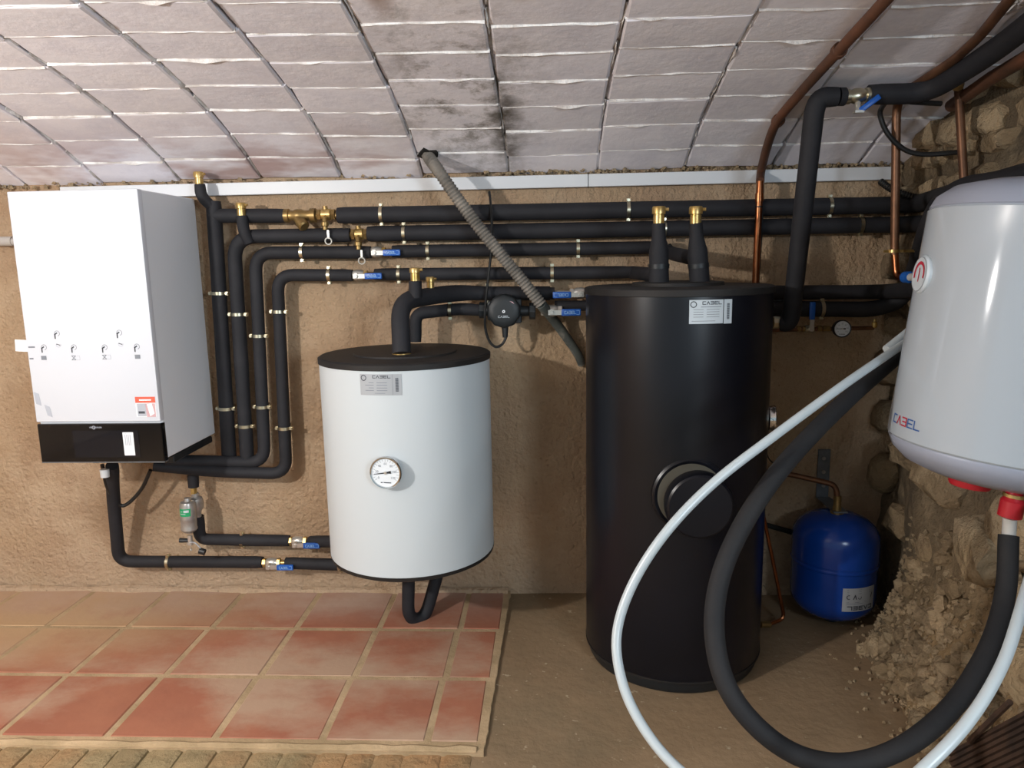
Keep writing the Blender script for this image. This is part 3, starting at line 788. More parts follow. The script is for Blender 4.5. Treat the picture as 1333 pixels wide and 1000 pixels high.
# run 4
t = pipe_thing('black insulated pipe, lowest of the four beside the boiler, above the white tank', (-0.8929, -0.0600, 0.4956))
G1, G2, G3 = (-0.8882, -0.0600, 0.4500), (-0.8714, -0.0600, 1.1145), (-0.6258, -0.0600, 1.1090)
insul(t, [(-1.2826, -0.1700, 0.5127), (-1.1016, -0.1000, 0.4707), G1, G2, G3], .0200, .055)
for py in (555, 404): clamp(t, lerp(G1, G2, (617-py)/259), Vector(G2)-Vector(G1), .0200)
clamp(t, lerp(G2, G3, (429-361)/98), (1,0,0), .0200)
H0, H1 = (-0.5535, -0.0600, 1.1102), (0.2576, -0.0650, 1.1034)
insul(t, [H0, H1], R3, .04)
for px in (520, 720): clamp(t, lerp(H0, H1, (px-488)/332), (1,0,0), R3)
MB().cyl(G3, H0, .009).build('copper_stub', 'brass_old', t)
ball_valve('blue-lever ball valve on the fourth pipe, above the white tank at its left', (-0.6071, -0.0600, 1.1099), 1, size=.92)

# strainer and drain cocks in brass
ys = thing('brass_strainer', 'brass Y-strainer with slanting cap on the highest pipe', 'strainer', (-0.7908, -0.0600, 1.2991))
p0, p1 = Vector((-0.8354, -0.0600, 1.3000)), Vector((-0.7313, -0.0600, 1.2990))
MB().lathe([(.012, 0), (.0215, .002), (.0215, .016), (.016, .018), (.0155, .03), (.020, .038), (.020, .056), (.0155, .066), (.016, .084), (.0225, .086), (.0225, .102), (.012, .104)], p0, p1-p0, 16).build('body', 'brass_old', ys)
d = Vector((.62, -.45, -.64)).normalized(); q = p0.lerp(p1, .35)
MB().lathe([(.0145, 0), (.0145, .032), (.0185, .034), (.0185, .054), (.014, .058)], q, d, 14).build('slanting_cap', 'brass_old', ys)
def drain_cock(label, c, L):
    t = thing('drain_cock', label, 'valve', c); c = Vector(c); a = Vector((1, 0, 0))
    for s in (-1, 1): MB().lathe([(.011, L*.55), (.0175, L*.58), (.0175, L*.95), (.011, L)], c, a*s, 6).build('end_nut', 'brass_old', t, smooth=20)
    MB().lathe([(.012, -L*.6), (.0180, -L*.45), (.0180, L*.45), (.012, L*.6)], c, a, 16).build('body', 'brass', t)
    MB().cyl(c, c + Vector((-.004, 0, .026)), .007, .0085, 10).build('top_plug', 'brass_old', t)
    k = c + Vector((.002, -.030, -.030))
    sp_ = MB(); sp_.tube([c + Vector((0, -.008, -.006)), c + Vector((0, -.024, -.014)), k], .0075, 10); sp_.lathe([(.0085, 0), (.0118, .002), (.0118, .012), (.008, .014), (.008, .024)], k + Vector((0, 0, .006)), (0, 0, -1), 12); sp_.build('drain_spout', 'brass_old', t)
    h = MB(); h.box(k + Vector((.010, -.004, -.033)), (.006, .003, .026)); hc_ = k + Vector((.010, -.004, -.053)); h.ring([(.0085, -.004), (.0118, -.004), (.0118, .004), (.0085, .004)], hc_, (0, 1, .15), 20); h.build('ring_key', 'nickel', t)
    return t
drain_cock('brass drain cock with hanging ring key on the highest pipe', (-0.6991, -0.0600, 1.3007), .030)
drain_cock('brass drain cock with hanging ring key on the second pipe', (-0.5965, -0.0600, 1.2378), .026)

# ------------------------------------------------------------------ lower pipes and dirt filter
t = pipe_thing('black insulated pipe dropping below the boiler and running low along the wall', (-1.4912, -0.0600, 0.1385))
insul(t, [(-1.4019, -0.2000, 0.5218), (-1.4476, -0.1400, 0.4154), (-1.5053, -0.0600, 0.1356), (-0.9943, -0.0600, 0.1341)], .0205, .05)
J0, J1 = (-0.9134, -0.0600, 0.1315), (-0.5614, -0.1000, 0.1360)
insul(t, [J0, (-0.7043, -0.0600, 0.1250), J1, (-0.4491, -0.2400, 0.1873), (-0.4586, -0.2400, 0.0204), (-0.4116, -0.2000, -0.0000), (-0.3668, -0.1600, 0.1521)], .0205, [.03, .05, .03, .05, .05])
MB().cyl((-0.9943, -0.0600, 0.1341), J0, .009).build('copper_stub', 'brass', t)
clamp(t, (-1.3267, -0.0600, 0.1333), (1,0,0), .0205); clamp(t, (-0.7229, -0.0600, 0.1264), (1,0,0), .0205)
ball_valve('blue-lever ball valve on the lowest pipe, left of the white tank', (-0.9619, -0.0600, 0.1328), 1, size=.95)
t = pipe_thing('short black insulated pipe from the dirt filter into the white tank', (-1.1012, -0.0600, 0.2178))
insul(t, [(-1.2021, -0.0700, 0.3046), (-1.2069, -0.0650, 0.2197), (-0.8943, -0.0600, 0.2124)], .0200, .03); insul(t, [(-0.8222, -0.0600, 0.2097), (-0.7137, -0.1000, 0.2258), (-0.5828, -0.2000, 0.2633)], .0200, .03)
MB().cyl((-0.8943, -0.0600, 0.2124), (-0.8195, -0.0600, 0.2097), .009).build('copper_stub', 'brass', t)
clamp(t, (-1.0582, -0.0600, 0.2151), (1,0,0), .0200)
ball_valve('blue-lever ball valve level with the dirt filter, touching the white tank', (-0.8649, -0.0600, 0.2111), 1, size=.95)
# filter
fl = thing('dirt_filter', 'steel cylindrical dirt filter with green label hanging under the boiler pipes', 'filter', (-1.2202, -0.1000, 0.1840))
top = Vector((-1.2004, -0.0750, 0.4422)); 
insul(fl, [(-1.2006, -0.0800, 0.4706), (-1.2034, -0.0800, 0.4114)], .0185, .01, name='foam_collar')
MB().cyl((-1.2034, -0.0800, 0.4114), (-1.2044, -0.0800, 0.3871), .011, n=6).build('union_nut', 'brass', fl)
a0 = Vector((-1.2001, -0.0800, 0.3898)); a1 = Vector((-1.2006, -0.0750, 0.2954))
MB().lathe([(.012, 0), (.013, .01), (.0215, .018), (.0245, .035), (.0215, .055), (.013, .066), (.012, .085)], a0, a1-a0, 18).build('body', 'steel', fl)
b0 = Vector((-1.2055, -0.1250, 0.3779)); b1 = Vector((-1.2090, -0.1250, 0.2570)); ax = (b1-b0)
MB().lathe([(.010, -.010), (.012, 0), (.0225, .004), (.026, .014), (.026, .055), (.0265, .058), (.0265, .062), (.0255, .066), (.0255, .090), (.0265, .094), (.0265, .098), (.022, .104), (.012, .108), (.010, .112)], b0, ax, 24).build('canister', 'steel', fl)
MB().cyl(a0.lerp(a1, .4), b0.lerp(b1, .35), .012).build('connector', 'steel', fl)
an = ax.normalized()
def fcan(u, v):
    th = u/.0268; o_ = b0 + an*(.034 - v); return o_ + Vector((math.sin(th), -math.cos(th), 0))*.0268
prints([rect(-.020, -.013, .020, .013)], fcan, 8).build('green_label', 'green_label', fl, smooth=60)
prints([rect(-.014, -.005, .004, -.003), rect(-.014, .003, -.006, .005), rect(-.002, .001, .015, .009)], lambda u, v: fcan(u, v) + Vector((0, -.0006, 0)), 4).build('label_print', 'label_pale', fl, smooth=0)
e0 = b1 + an*.010; MB().lathe([(.008, -.01), (.008, .012), (.011, .013), (.011, .022), (.006, .024)], e0, an, 12).build('drain_valve', 'nickel', fl)
MB().cyl(e0 + Vector((0, 0, -.008)), e0 + Vector((-.034, -.004, -.006)), .0065, .008, 10).build('drain_tap', 'plastic_dark', fl)
lead = catmull([e0 + Vector((.004, -.006, -.012)), e0 + Vector((.022, -.012, -.012)), e0 + Vector((.036, -.012, -.026)), e0 + Vector((.040, -.010, -.036))], 6)
MB().tube(lead, .0022, 8).build('cap_strap', 'label_silver', fl); MB().cyl(lead[-1] + Vector((-.006, 0, -.004)), lead[-1] + Vector((.012, 0, -.010)), .0105, n=12).build('drain_cap', 'plastic_dark', fl)
MB().ball(e0 + Vector((.002, -.004, -.040)), .0045).build('chain_ball', 'nickel', fl); MB().cyl(e0 + Vector((.002, -.004, -.02)), e0 + Vector((.002, -.004, -.04)), .0012, n=6).build('chain', 'nickel', fl)
# thin drain hose hanging in a V under the boiler
t = thing('drain_hose', 'thin black hose hanging in a V under the boiler', 'hose', (-1.4305, -0.1200, 0.3686))
MB().tube(catmull([(-1.4346, -0.2000, 0.5245), (-1.4450, -0.1700, 0.4381), (-1.4403, -0.1300, 0.3694), (-1.4149, -0.1200, 0.3659), (-1.3619, -0.1200, 0.4166), (-1.3118, -0.1400, 0.4886)], 8), .0062, 10).build('hose', 'cable', t)

# ------------------------------------------------------------------ white buffer tank
WX, WY, WR, WZ0, WZ1 = -.420, -.292, .2465, .292, .868
wt = thing('buffer_tank', 'white cylindrical buffer tank with black lid hung on the wall', 'tank', (WX, WY, WZ0-.012))
MB().lathe([(WR-.002, WZ0), (WR, WZ0+.003), (WR, WZ1)], (WX, WY, 0), n=64).build('jacket', 'tank_white', wt, smooth=30)
MB().lathe([(.02, WZ0-.014), (WR-.012, WZ0-.014), (WR-.001, WZ0-.008), (WR+.001, WZ0+.002), (WR-.004, WZ0+.004)], (WX, WY, 0), n=64).build('bottom_cap', 'lid_black', wt, smooth=30)
MB().lathe([(WR-.004, WZ1-.002), (WR+.003, WZ1), (WR+.003, WZ1+.014), (WR-.003, WZ1+.018), (.15, WZ1+.0185), (.148, WZ1+.023), (.02, WZ1+.023)], (WX, WY, 0), n=64).build('lid', 'lid_black', wt, smooth=30)
for sx_ in (-.12, .12): MB().box((WX+sx_, -.025, .80), (.05, .05, .06)).build('wall_bracket', 'galvanised', wt)
def on_white(a_mid):
    def f(u, v, off=.0008): th = a_mid + u/WR; return Vector((WX + (WR+off)*math.sin(th), WY - (WR+off)*math.cos(th), v))
    return f
am = -.09; fw = on_white(am); lz = .804
lb = prints([rect(-.055, lz, .058, lz+.056)], fw, 12).build('rating_label', 'label_silver', wt, smooth=60)
fw2 = lambda u, v: fw(u, v, .0014)
prints(stroke_quads(word('CABEL', -.018, lz+.046, .047, .0065), .0016), fw2).build('lettering', 'print_dark', lb, smooth=0)
prints([rect(-.040+.01*(i % 2), lz+.012+.007*i, -.016, lz+.0135+.007*i) for i in range(4)] + [rect(-.008, lz+.012+.007*i, .020, lz+.0135+.007*i) for i in range(4)] + [rect(.034, lz, .0347, lz+.056), rect(-.014, lz+.005, .014, lz+.0062)], fw2, 2).build('print', 'print_grey', lb, smooth=0)
prints([rect(.042, lz+.010+.0028*i, .050, lz+.0118+.0028*i) for i in range(13)], fw2).build('barcode', 'print_dark', lb, smooth=0)
prints(arc_quads(-.044, lz+.046, .007, .0022, 0, 360, 12), fw2).build('round_mark', 'print_dark', lb, smooth=0)
# dial thermometer
def dial(t, c, nrm, r, depth, needle, bez='chrome', marks=True, faces='dial_white'):
    c = Vector(c); nrm = Vector(nrm).normalized(); u = Vector((0,0,1)).cross(nrm).normalized(); v = nrm.cross(u)
    MB().lathe([(r*.5, -depth), (r*.96, -depth*.7), (r*.98, -.002), (r, 0), (r*1.02, .004), (r*.98, .007), (r*.90, .006), (r*.88, .002)], c, nrm, 40).build('bezel', bez, t)
    fc = MB().lathe([(r*.9, .001), (r*.9, .0028), (.0001, .0028)], c, nrm, 32).build('dial_face', faces, t, smooth=30)
    f = lambda x, y, off=.0034: c + u*x + v*y + nrm*off
    if marks:
        q = []
        for k in range(21):
            a = math.radians(215 - 250*k/20); L = .10 if k % 2 else .15
            q += stroke_quads([(r*.84*math.cos(a), r*.84*math.sin(a), r*(.84-L)*math.cos(a), r*(.84-L)*math.sin(a))], r*.018)
        prints(q, f).build('scale', 'print_grey', fc, smooth=0)
        q = []
        for k, s in enumerate(('0', '20', '40', '60', '80', '100', '120')):
            a = math.radians(215 - 250*k/6); q += text_quads(s, r*.56*math.cos(a), r*.56*math.sin(a), r*.21)
        print_polys(q, f).build('numerals', 'print_grey', fc, smooth=0)
        prints(stroke_quads([(-r*.30, -r*.62, -r*.24, -r*.62), (-r*.12, -r*.62, r*.30, -r*.63)], r*.06), f).build('print', 'print_dark', fc, smooth=0)
    d = Vector((math.cos(needle), math.sin(needle))); nq = Vector((-d.y, d.x))
    prints([[d*r*.74 + nq*r*.015, d*r*.74 - nq*r*.015, -d*0 - nq*r*.04, nq*r*.04], [nq*r*.04, -nq*r*.04, -d*r*.36 - nq*r*.09, -d*r*.36 + nq*r*.09]], lambda x, y: f(x, y, .0048)).build('needle', 'plastic_dark', t, smooth=0)
    MB().cyl(f(0, 0, .003), f(0, 0, .0065), r*.09, n=12).build('hub', 'nickel', t)
gth = -.045; gn = Vector((math.sin(gth), -math.cos(gth), 0)); gc = Vector((WX, WY, (-0.4018, -0.5500, 0.6007)[2])) + gn*(WR+.020)
gt = thing('dial_thermometer', 'round white dial thermometer on the front of the white tank', 'thermometer', gc)
dial(gt, gc, gn + Vector((-.06, 0, .02)), .0430, .018, math.radians(188))
MB().cyl(gc - gn*.024, gc - gn*.010, .016).build('stem', 'zinc', gt)

# pipes on the white tank's lid
t = pipe_thing('thick black insulated pipe rising from the white tank lid and bending right', (-0.4226, -0.3300, 0.8887))
Q = [(-0.4166, -0.3600, 0.8902), (-0.4288, -0.3000, 1.0369), (-0.2953, -0.1200, 1.0512), (-0.1791, -0.0700, 1.0447), (0.0062, -0.0700, 1.0417)]
P_ = dense(route(Q, [.06, .10, .05]), .02); L_ = len(P_)
MB().tube(P_, [(.0265 if i < L_*.45 else .0265 - .004*min(1, (i-L_*.45)/(L_*.2)))*(1+.03*noise.noise(p*9)) for i, p in enumerate(P_)], 18).build('insulation', 'foam', t, smooth=50)
insul(t, [(-0.3870, -0.2700, 1.0435), (-0.3861, -0.2700, 1.0925)], .0205, name='vent_neck'); insul(t, [(-0.3526, -0.2000, 1.0487), (-0.3530, -0.2000, 1.0694)], .0150, name='vent_neck')
insul(t, [(-0.0327, -0.0700, 1.0423), (0.0208, -0.0700, 1.0415)], .0200); 
MB().ring([(.016, 0), (.027, 0), (.027, .006), (.016, .006)], (-0.4167, -0.3600, 0.8869), (0,0,1), 24).build('brass_collar', 'brass', t)
clamp(t, (-0.1914, -0.0700, 1.0449), (1,0,0), .0225)
MB().cyl((0.0208, -0.0700, 1.0415), (0.1830, -0.1000, 1.0402), .009).build('copper_stub', 'nickel', t)
air_vent('larger brass air vent above the white tank lid', (-0.3859, -0.2700, 1.0969), .0150, .034)
air_vent('small brass air vent beside the larger one above the white tank', (-0.3530, -0.2000, 1.0694), .0125, .033)
ball_valve('blue-lever ball valve with upside-down lettering, behind the grey conduit', (0.1002, -0.0850, 1.0421), -1, flip=True, size=.95, brass_end=False)
t = pipe_thing('thinner black insulated pipe from behind the white tank lid to the pump', (-0.4193, -0.1200, 0.9110))
insul(t, [(-0.4198, -0.1200, 0.8988), (-0.4162, -0.1200, 0.9884), (-0.2751, -0.1000, 0.9994), (-0.2120, -0.1000, 0.9936)], .0195, .03); clamp(t, (-0.3083, -0.1080, 0.9956), (1,0,0), .0205)
insul(t, [(0.0204, -0.0850, 1.0036), (0.1482, -0.0850, 1.0017)], .0165)
# circulation pump
pu = thing('circulation_pump', 'dark circulation pump with round housing and white hub, between tanks', 'pump', (-0.1392, -0.1000, 0.9925))
pc = Vector((-0.1359, -0.1150, 0.9935))
MB().cyl((-0.2169, -0.1000, 0.9937), (-0.1974, -0.1000, 0.9934), .0255, n=8).build('union_nut', 'pump_dark', pu, bevel=.001, smooth=20)
MB().cyl((-0.0595, -0.1000, 0.9889), (-0.0402, -0.1000, 0.9886), .0265, n=8).build('union_nut', 'pump_dark', pu, bevel=.001, smooth=20)
MB().cyl((-0.1974, -0.1000, 0.9934), (-0.1780, -0.1000, 0.9931), .017, .021).build('inlet', 'pump_dark', pu); MB().cyl((-0.1005, -0.1000, 0.9895), (-0.0595, -0.1000, 0.9889), .018, .016).build('outlet', 'pump_dark', pu)
MB().box(pc + Vector((-.036, .005, 0)), (.035, .055, .062)).build('volute', 'pump_dark', pu, bevel=.008, seg=2)
MB().box(pc + Vector((.038, .0, .024)), (.030, .05, .022)).build('terminal_block', 'plastic_dark', pu, bevel=.002); MB().box(pc + Vector((.038, .0, -.027)), (.030, .05, .024)).build('terminal_block', 'plastic_dark', pu, bevel=.002)
MB().lathe([(.050, -.02), (.0525, .0), (.0525, .045), (.049, .052), (.03, .055), (.001, .055)], pc, (0,-1,0), 10, ref=(1,0,.32)).build('motor_head', 'pump_dark', pu, bevel=.003, smooth=30)
MB().lathe([(.0045, .055), (.0045, .0565), (.0001, .0565)], pc, (0,-1,0), 16).build('white_hub', 'paper', pu)
MB().lathe([(.0018, .0565), (.0018, .0570), (.0001, .0570)], pc, (0,-1,0), 12).build('hub_screw', 'plastic_dark', pu)
prints(stroke_quads(word('CABEL', -.017, -.0185, .034, .0052), .0012), lambda x, z: pc + Vector((x, -.0558, z))).build('lettering', 'label_pale', pu, smooth=0)
prints([[Vector((.018, .031)), Vector((.028, .029)), Vector((.033, .022)), Vector((.024, .028))]], lambda x, z: pc + Vector((x, -.0545, z))).build('pink_mark', 'print_pink', pu, smooth=0)  # slanting pink mark on the motor head
MB().cyl(pc + Vector((0, .0, -.05)), pc + Vector((.0, .0, -.085)), .011, .008, 12).build('plug', 'plastic_dark', pu)
MB().tube(dense(catmull([pc + Vector((0, 0, -.083)), (-0.1353, -0.1150, 0.9043), (-0.1475, -0.1200, 0.8855), (-0.1666, -0.1250, 0.8803), (-0.1855, -0.1250, 0.8987), (-0.1963, -0.1300, 0.9380), (-0.1953, -0.1400, 0.9937), (-0.1907, -0.1200, 1.0519), (-0.1819, -0.1050, 1.1224), (-0.1726, -0.1100, 1.1973), (-0.1713, -0.1000, 1.2859), (-0.1818, -0.0350, 1.3610)], 8), .02), .0042, 8).build('power_cable', 'cable', pu)
ball_valve('blue-lever ball valve with upright lettering between the pump and the black tank', (0.0105, -0.1000, 0.9891), 1, size=1.0, brass_end=False)
# grey corrugated conduit
t = thing('flexible_conduit', 'worn grey corrugated conduit hanging diagonally from a hole in the vault', 'conduit', (0.1074, -0.0200, 0.8126))
Pc = resample(catmull([(-0.3702, -0.0776, 1.4856), (-0.3541, -0.1254, 1.4561), (-0.3188, -0.1700, 1.4097), (-0.2699, -0.1750, 1.3371), (-0.2088, -0.1650, 1.2513), (-0.1373, -0.1550, 1.1590), (-0.0735, -0.1450, 1.0791), (-0.0227, -0.1350, 1.0121)], 8), .0052)
MB().tube(Pc, [.0178*(1 + (.10 if i % 2 else -.09)) for i in range(len(Pc))], 14).build('corrugated_tube', 'conduit', t, smooth=60)
Pd = dense(catmull([(-0.0227, -0.1350, 1.0121), (0.0201, -0.0700, 0.9540), (0.0644, -0.0450, 0.8892), (0.0970, -0.0300, 0.8369), (0.1078, -0.0100, 0.8061)], 8), .006)
MB().tube(Pd, [.0175*(1 - .25*i/len(Pd))*(1+.06*noise.noise(p*40)) for i, p in enumerate(Pd)], 14).build('taped_end', 'conduit_worn', t, smooth=60)

# ------------------------------------------------------------------ black storage tank
BX, BY, BR, BZ = .356, -.356, .251, 1.058
bt = thing('storage_tank', 'tall black cylindrical hot water storage tank standing on the floor', 'tank', (BX, BY, 0))
MB().lathe([(BR-.006, .030), (BR, .034), (BR, BZ-.006)], (BX, BY, 0), n=72).build('jacket', 'tank_black', bt, smooth=30)
MB().lathe([(BR-.035, -.004), (BR-.012, -.002), (BR-.008, .006), (BR-.008, .032)], (BX, BY, 0), n=64).build('base', 'plastic_dark', bt, smooth=30)
MB().ring([(BR-.006, .031), (BR+.0015, .031), (BR+.0015, .036), (BR-.006, .036)], (BX, BY, 0), (0,0,1), 64).build('bottom_seam', 'lid_black', bt)
MB().lathe([(BR-.003, BZ-.008), (BR+.004, BZ-.006), (BR+.004, BZ+.010), (BR-.004, BZ+.013), (.125, BZ+.0135), (.123, BZ+.022), (.10, BZ+.024), (.001, BZ+.024)], (BX, BY, 0), n=72).build('lid', 'lid_black', bt, smooth=30)
def on_black(a_mid):
    def f(u, v, off=.0008): th = a_mid + u/BR; return Vector((BX + (BR+off)*math.sin(th), BY - (BR+off)*math.cos(th), v))
    return f
fb = on_black(.165); fb2 = lambda u, v: fb(u, v, .0014); lz = .986
lb = prints([rect(-.056, lz, .028, lz+.058), rect(.030, lz-.001, .052, lz+.058)], fb, 10).build('rating_label', 'label_pale', bt, smooth=60)
prints(stroke_quads(word('CABEL', -.024, lz+.047, .047, .0065), .0017), fb2).build('lettering', 'print_dark', lb, smooth=0)
prints([rect(-.046, lz+.016+.006*i, -.022, lz+.0172+.006*i) for i in range(4)] + [rect(-.014, lz+.016+.006*i, .018, lz+.0172+.006*i) for i in range(4)] + [rect(-.05, lz+.006, .008, lz+.0072), rect(-.028, lz+.040, .022, lz+.0416)], fb2, 2).build('print', 'print_grey', lb, smooth=0)
prints([rect(.038, lz+.010+.0028*i, .045, lz+.0118+.0028*i) for i in range(14)], fb2).build('barcode', 'print_dark', lb, smooth=0)
prints(arc_quads(-.046, lz+.047, .007, .0022, 0, 360, 12), fb2).build('round_mark', 'print_dark', lb, smooth=0)
# inspection flange
fth = .0; fnm = Vector((math.sin(fth), -math.cos(fth), 0)); fc_ = Vector((BX, BY, (0.3412, -0.6200, 0.5503)[2])) + fnm*(BR-.012)
fg = MB().lathe([(.098, -.01), (.098, .010), (.092, .014), (.086, .012), (.082, .010)], fc_, fnm, 48).build('flange_ring', 'tank_black', bt)
MB().lathe([(.083, .004), (.0845, .0125), (.079, .014)], fc_, fnm, 48).build('sealing_ring', 'seal_beige', fg)
MB().lathe([(.084, .0), (.086, .035), (.082, .050), (.077, .054), (.001, .054)], fc_ + Vector((.016, 0, -.016)), fnm, 48).build('flange_cover', 'tank_black', bt)
MB().cyl(fc_ + fnm*.054 + Vector((.008, 0, -.008)), fc_ + fnm*.058 + Vector((.008, 0, -.008)), .004, n=8).build('cover_screw', 'plastic_dark', bt)
# thermometer on the tank's right side
dth = math.radians(82); dn = Vector((math.sin(dth), -math.cos(dth), 0)); dc = Vector((BX, BY, (0.6251, -0.3600, 0.7036)[2])) + dn*(BR+.012)
tg = thing('dial_thermometer', 'dial thermometer seen edge-on at the right side of the black tank', 'thermometer', dc)
dial(tg, dc, dn, .036, .015, 1.0)
# necks on the lid
for k, (pa, pb_, lab, side) in enumerate((((0.2986, -0.4000, 1.1008), (0.2956, -0.4000, 1.2362), 'left brass air vent on top of the black tank', -1), ((0.4069, -0.4000, 1.0990), (0.3925, -0.4000, 1.2342), 'right brass air vent on top of the black tank', 1))):
    t = pipe_thing(('left' if k == 0 else 'right') + ' taped black insulated neck rising from the black tank lid', pa, name='insulated_neck')
    pa = Vector(pa); pb_ = Vector(pb_); pa.z = BZ + .022; mid = pa.lerp(pb_, .62)
    P_ = dense([pa, pa.lerp(pb_, .30), mid, mid.lerp(pb_, .30), pb_], .012); n_ = len(P_); R_ = []
    for i, p in enumerate(P_):
        q = i/(n_-1); r = .0265 if q < .55 else (.0265 - .0085*min(1, (q-.55)/.22)); R_.append(r*(1+.04*noise.noise(p*22)))
    MB().tube(P_, R_, 18).build('insulation', 'foam', t, smooth=50)
    MB().ring([(.024, -.006), (.0278, -.006), (.0282, .006), (.024, .006)], pa.lerp(pb_, .28), (pb_-pa), 20).build('tape_band', 'plastic_dark', t)
    q0 = pa.lerp(pb_, .12 if k == 0 else .40); q1 = Vector((0.2552, -0.0650, 1.1034) if k == 0 else (0.3672, -0.0600, 1.1785)); insul(t, [q0, (q0.x-.02, q1.y, (q0.z+q1.z)/2), q1], .0205, .09, name='side_branch')
    air_vent(lab, pb_ - Vector((0, 0, .002)), .0165, .046)

# ------------------------------------------------------------------ right hand pipes
t = pipe_thing('upper of the two black insulated pipes leaving the black tank to the right', (0.8313, -0.0600, 1.0279))
insul(t, [(0.6426, -0.1000, 1.0351), (0.7336, -0.0700, 1.0323), (1.0378, -0.0700, 1.0298), (1.0200, -0.3390, 1.0498), (1.0200, -0.6814, 1.0662)], .0225, .05)
t = pipe_thing('lower black insulated pipe leaving the black tank and climbing behind the water heater', (0.9283, -0.0600, 0.9762))
insul(t, [(0.6444, -0.1000, 0.9855), (0.7342, -0.0750, 0.9825), (1.0158, -0.0750, 0.9758), (1.0857, -0.1000, 1.0069), (1.0866, -0.1600, 1.1005), (0.9850, -0.4150, 1.2037), (0.9850, -0.4618, 1.2701), (0.9850, -0.5711, 1.2989), (0.9800, -0.8296, 1.2921)], .0245, [.03, .05, .05, .05, .05, .05, .05])
clamp(t, (0.8495, -0.0750, 0.9807), (1,0,0), .0245)
MB().box((0.7321, -0.0400, 1.0069), (.055, .003, .010)).build('pale_strip', 'label_silver', t)
# tall riser with valve under the vault
t = pipe_thing('tall black insulated riser between black tank and water heater, reaching the vault', (0.7350, -0.1500, 0.9502))
V0, V1 = Vector((0.6741, -0.3300, 0.9637)), Vector((0.6709, -0.4543, 1.5327))
insul(t, [(0.6500, -0.3200, 0.9611), V0 + Vector((.0, 0, -.004)), V1, (0.7227, -0.4562, 1.5327)], .0245, .045)
insul(t, [(0.7245, -0.4562, 1.5326), (0.7402, -0.4543, 1.5326)], .0235, name='coupling')
U0 = (0.7987, -0.4524, 1.5368); insul(t, [U0, (0.9409, -0.4465, 1.5358), (0.9702, -0.5556, 1.5609), (0.9831, -0.6655, 1.5829), (0.9755, -0.8651, 1.6142), (.985, -1.4, 1.664), (.99, -2.0, 1.683), (.99, -2.5, 1.685)], .0245, .06)
MB().cyl((0.7402, -0.4543, 1.5326), U0, .011).build('copper_stub', 'zinc', t)
un = MB().cyl((0.6288, -0.3200, 0.9614), (0.6457, -0.3200, 0.9611), .017, n=8); un.build('union_nut', 'zinc', t, smooth=20)
vb = thing('ball_valve', 'ball valve with slanting blue lever on the riser under the vault', 'valve', (0.7747, -0.4524, 1.5320))
vc = Vector((0.7712, -0.4562, 1.5331)); va = (Vector(U0) - Vector((0.7402, -0.4543, 1.5326))).normalized()
MB().lathe([(.013, -.034), (.018, -.032), (.018, -.020), (.0145, -.018), (.019, -.006), (.019, .006), (.0145, .018), (.018, .020), (.018, .032), (.013, .034)], vc, va, 12).build('body', 'zinc', vb)
s1 = vc + Vector((0, -.012, -.040)); MB().cyl(vc, s1, .007).build('stem', 'nickel', vb); MB().box(s1, (.022, .018, .006)).build('lever', 'nickel', vb)
gd = Vector((.75, -.1, .55)).normalized(); g0 = s1 + gd*.03; Rg = gd.to_track_quat('X', 'Z').to_matrix(); MB().box(g0, (.055, .016, .014), Rg).build('grip', 'blue_grip', vb, bevel=.003, seg=2)
# dark band at the edge of the vault, drawn as an added tube
t = thing('vault_edge_band', 'dark band along the top of the stone wall under the black pipe', 'pipe', (1.0700, -0.4937, 1.5431))
MB().tube(dense([(1.0500, -0.3581, 1.5212), (1.0400, -0.5450, 1.5460), (1.0300, -0.7686, 1.5639), (1.06, -1.4, 1.60), (1.08, -2.0, 1.61), (1.09, -2.42, 1.61)], .03), .016, 12).build('tube', 'copper_painted', t)
# manometer line in copper
t = thing('manometer_line', 'thin copper branch with brass fittings holding the small manometer, right of the black tank', 'pipe', (0.8225, -0.1000, 0.9211))
MB().cyl((0.6762, -0.1200, 0.9202), (1.0080, -0.0850, 0.9195), .0065, n=12).build('copper_tube', 'copper_dull', t)
for f0, f1 in (((0.7661, -0.1080, 0.9214), (0.7778, -0.1080, 0.9213)), ((0.7824, -0.1080, 0.9212), (0.7918, -0.1080, 0.9211)), ((0.8290, -0.1080, 0.9218), (0.8406, -0.1080, 0.9216)), ((0.8463, -0.1050, 0.9212), (0.8673, -0.1050, 0.9209))): MB().cyl(f0, f1, .0095, n=8).build('fitting', 'brass_old', t, smooth=20)
MB().lathe([(.006, 0), (.0085, .002), (.0085, .018), (.005, .020), (.005, .028)], (1.0104, -0.0850, 0.9195), (0,0,1), 10).build('brass_nipple', 'brass', t)
v2 = thing('ball_valve', 'small ball valve with upright blue lever on the manometer line', 'valve', (0.8014, -0.1070, 0.9220)); c2 = Vector((0.8038, -0.1070, 0.9208))
MB().lathe([(.008, -.015), (.012, -.012), (.012, .012), (.008, .015)], c2, (1,0,0), 12).build('body', 'zinc', v2); MB().cyl(c2, c2 + Vector((0, -.024, 0)), .006).build('stem', 'nickel', v2)
MB().box(c2 + Vector((0, -.024, .014)), (.013, .003, .034)).build('lever', 'nickel', v2); MB().box(c2 + Vector((-.001, -.024, .058)), (.0165, .010, .054)).build('grip', 'blue_grip', v2, bevel=.003, seg=2)
mg = thing('manometer', 'small round manometer on the copper branch right of the black tank', 'manometer', (0.9005, -0.1150, 0.9214)); dial(mg, (0.8946, -0.1300, 0.9229), (-.05,-1,.02), .0265, .02, math.pi, bez='plastic_dark')
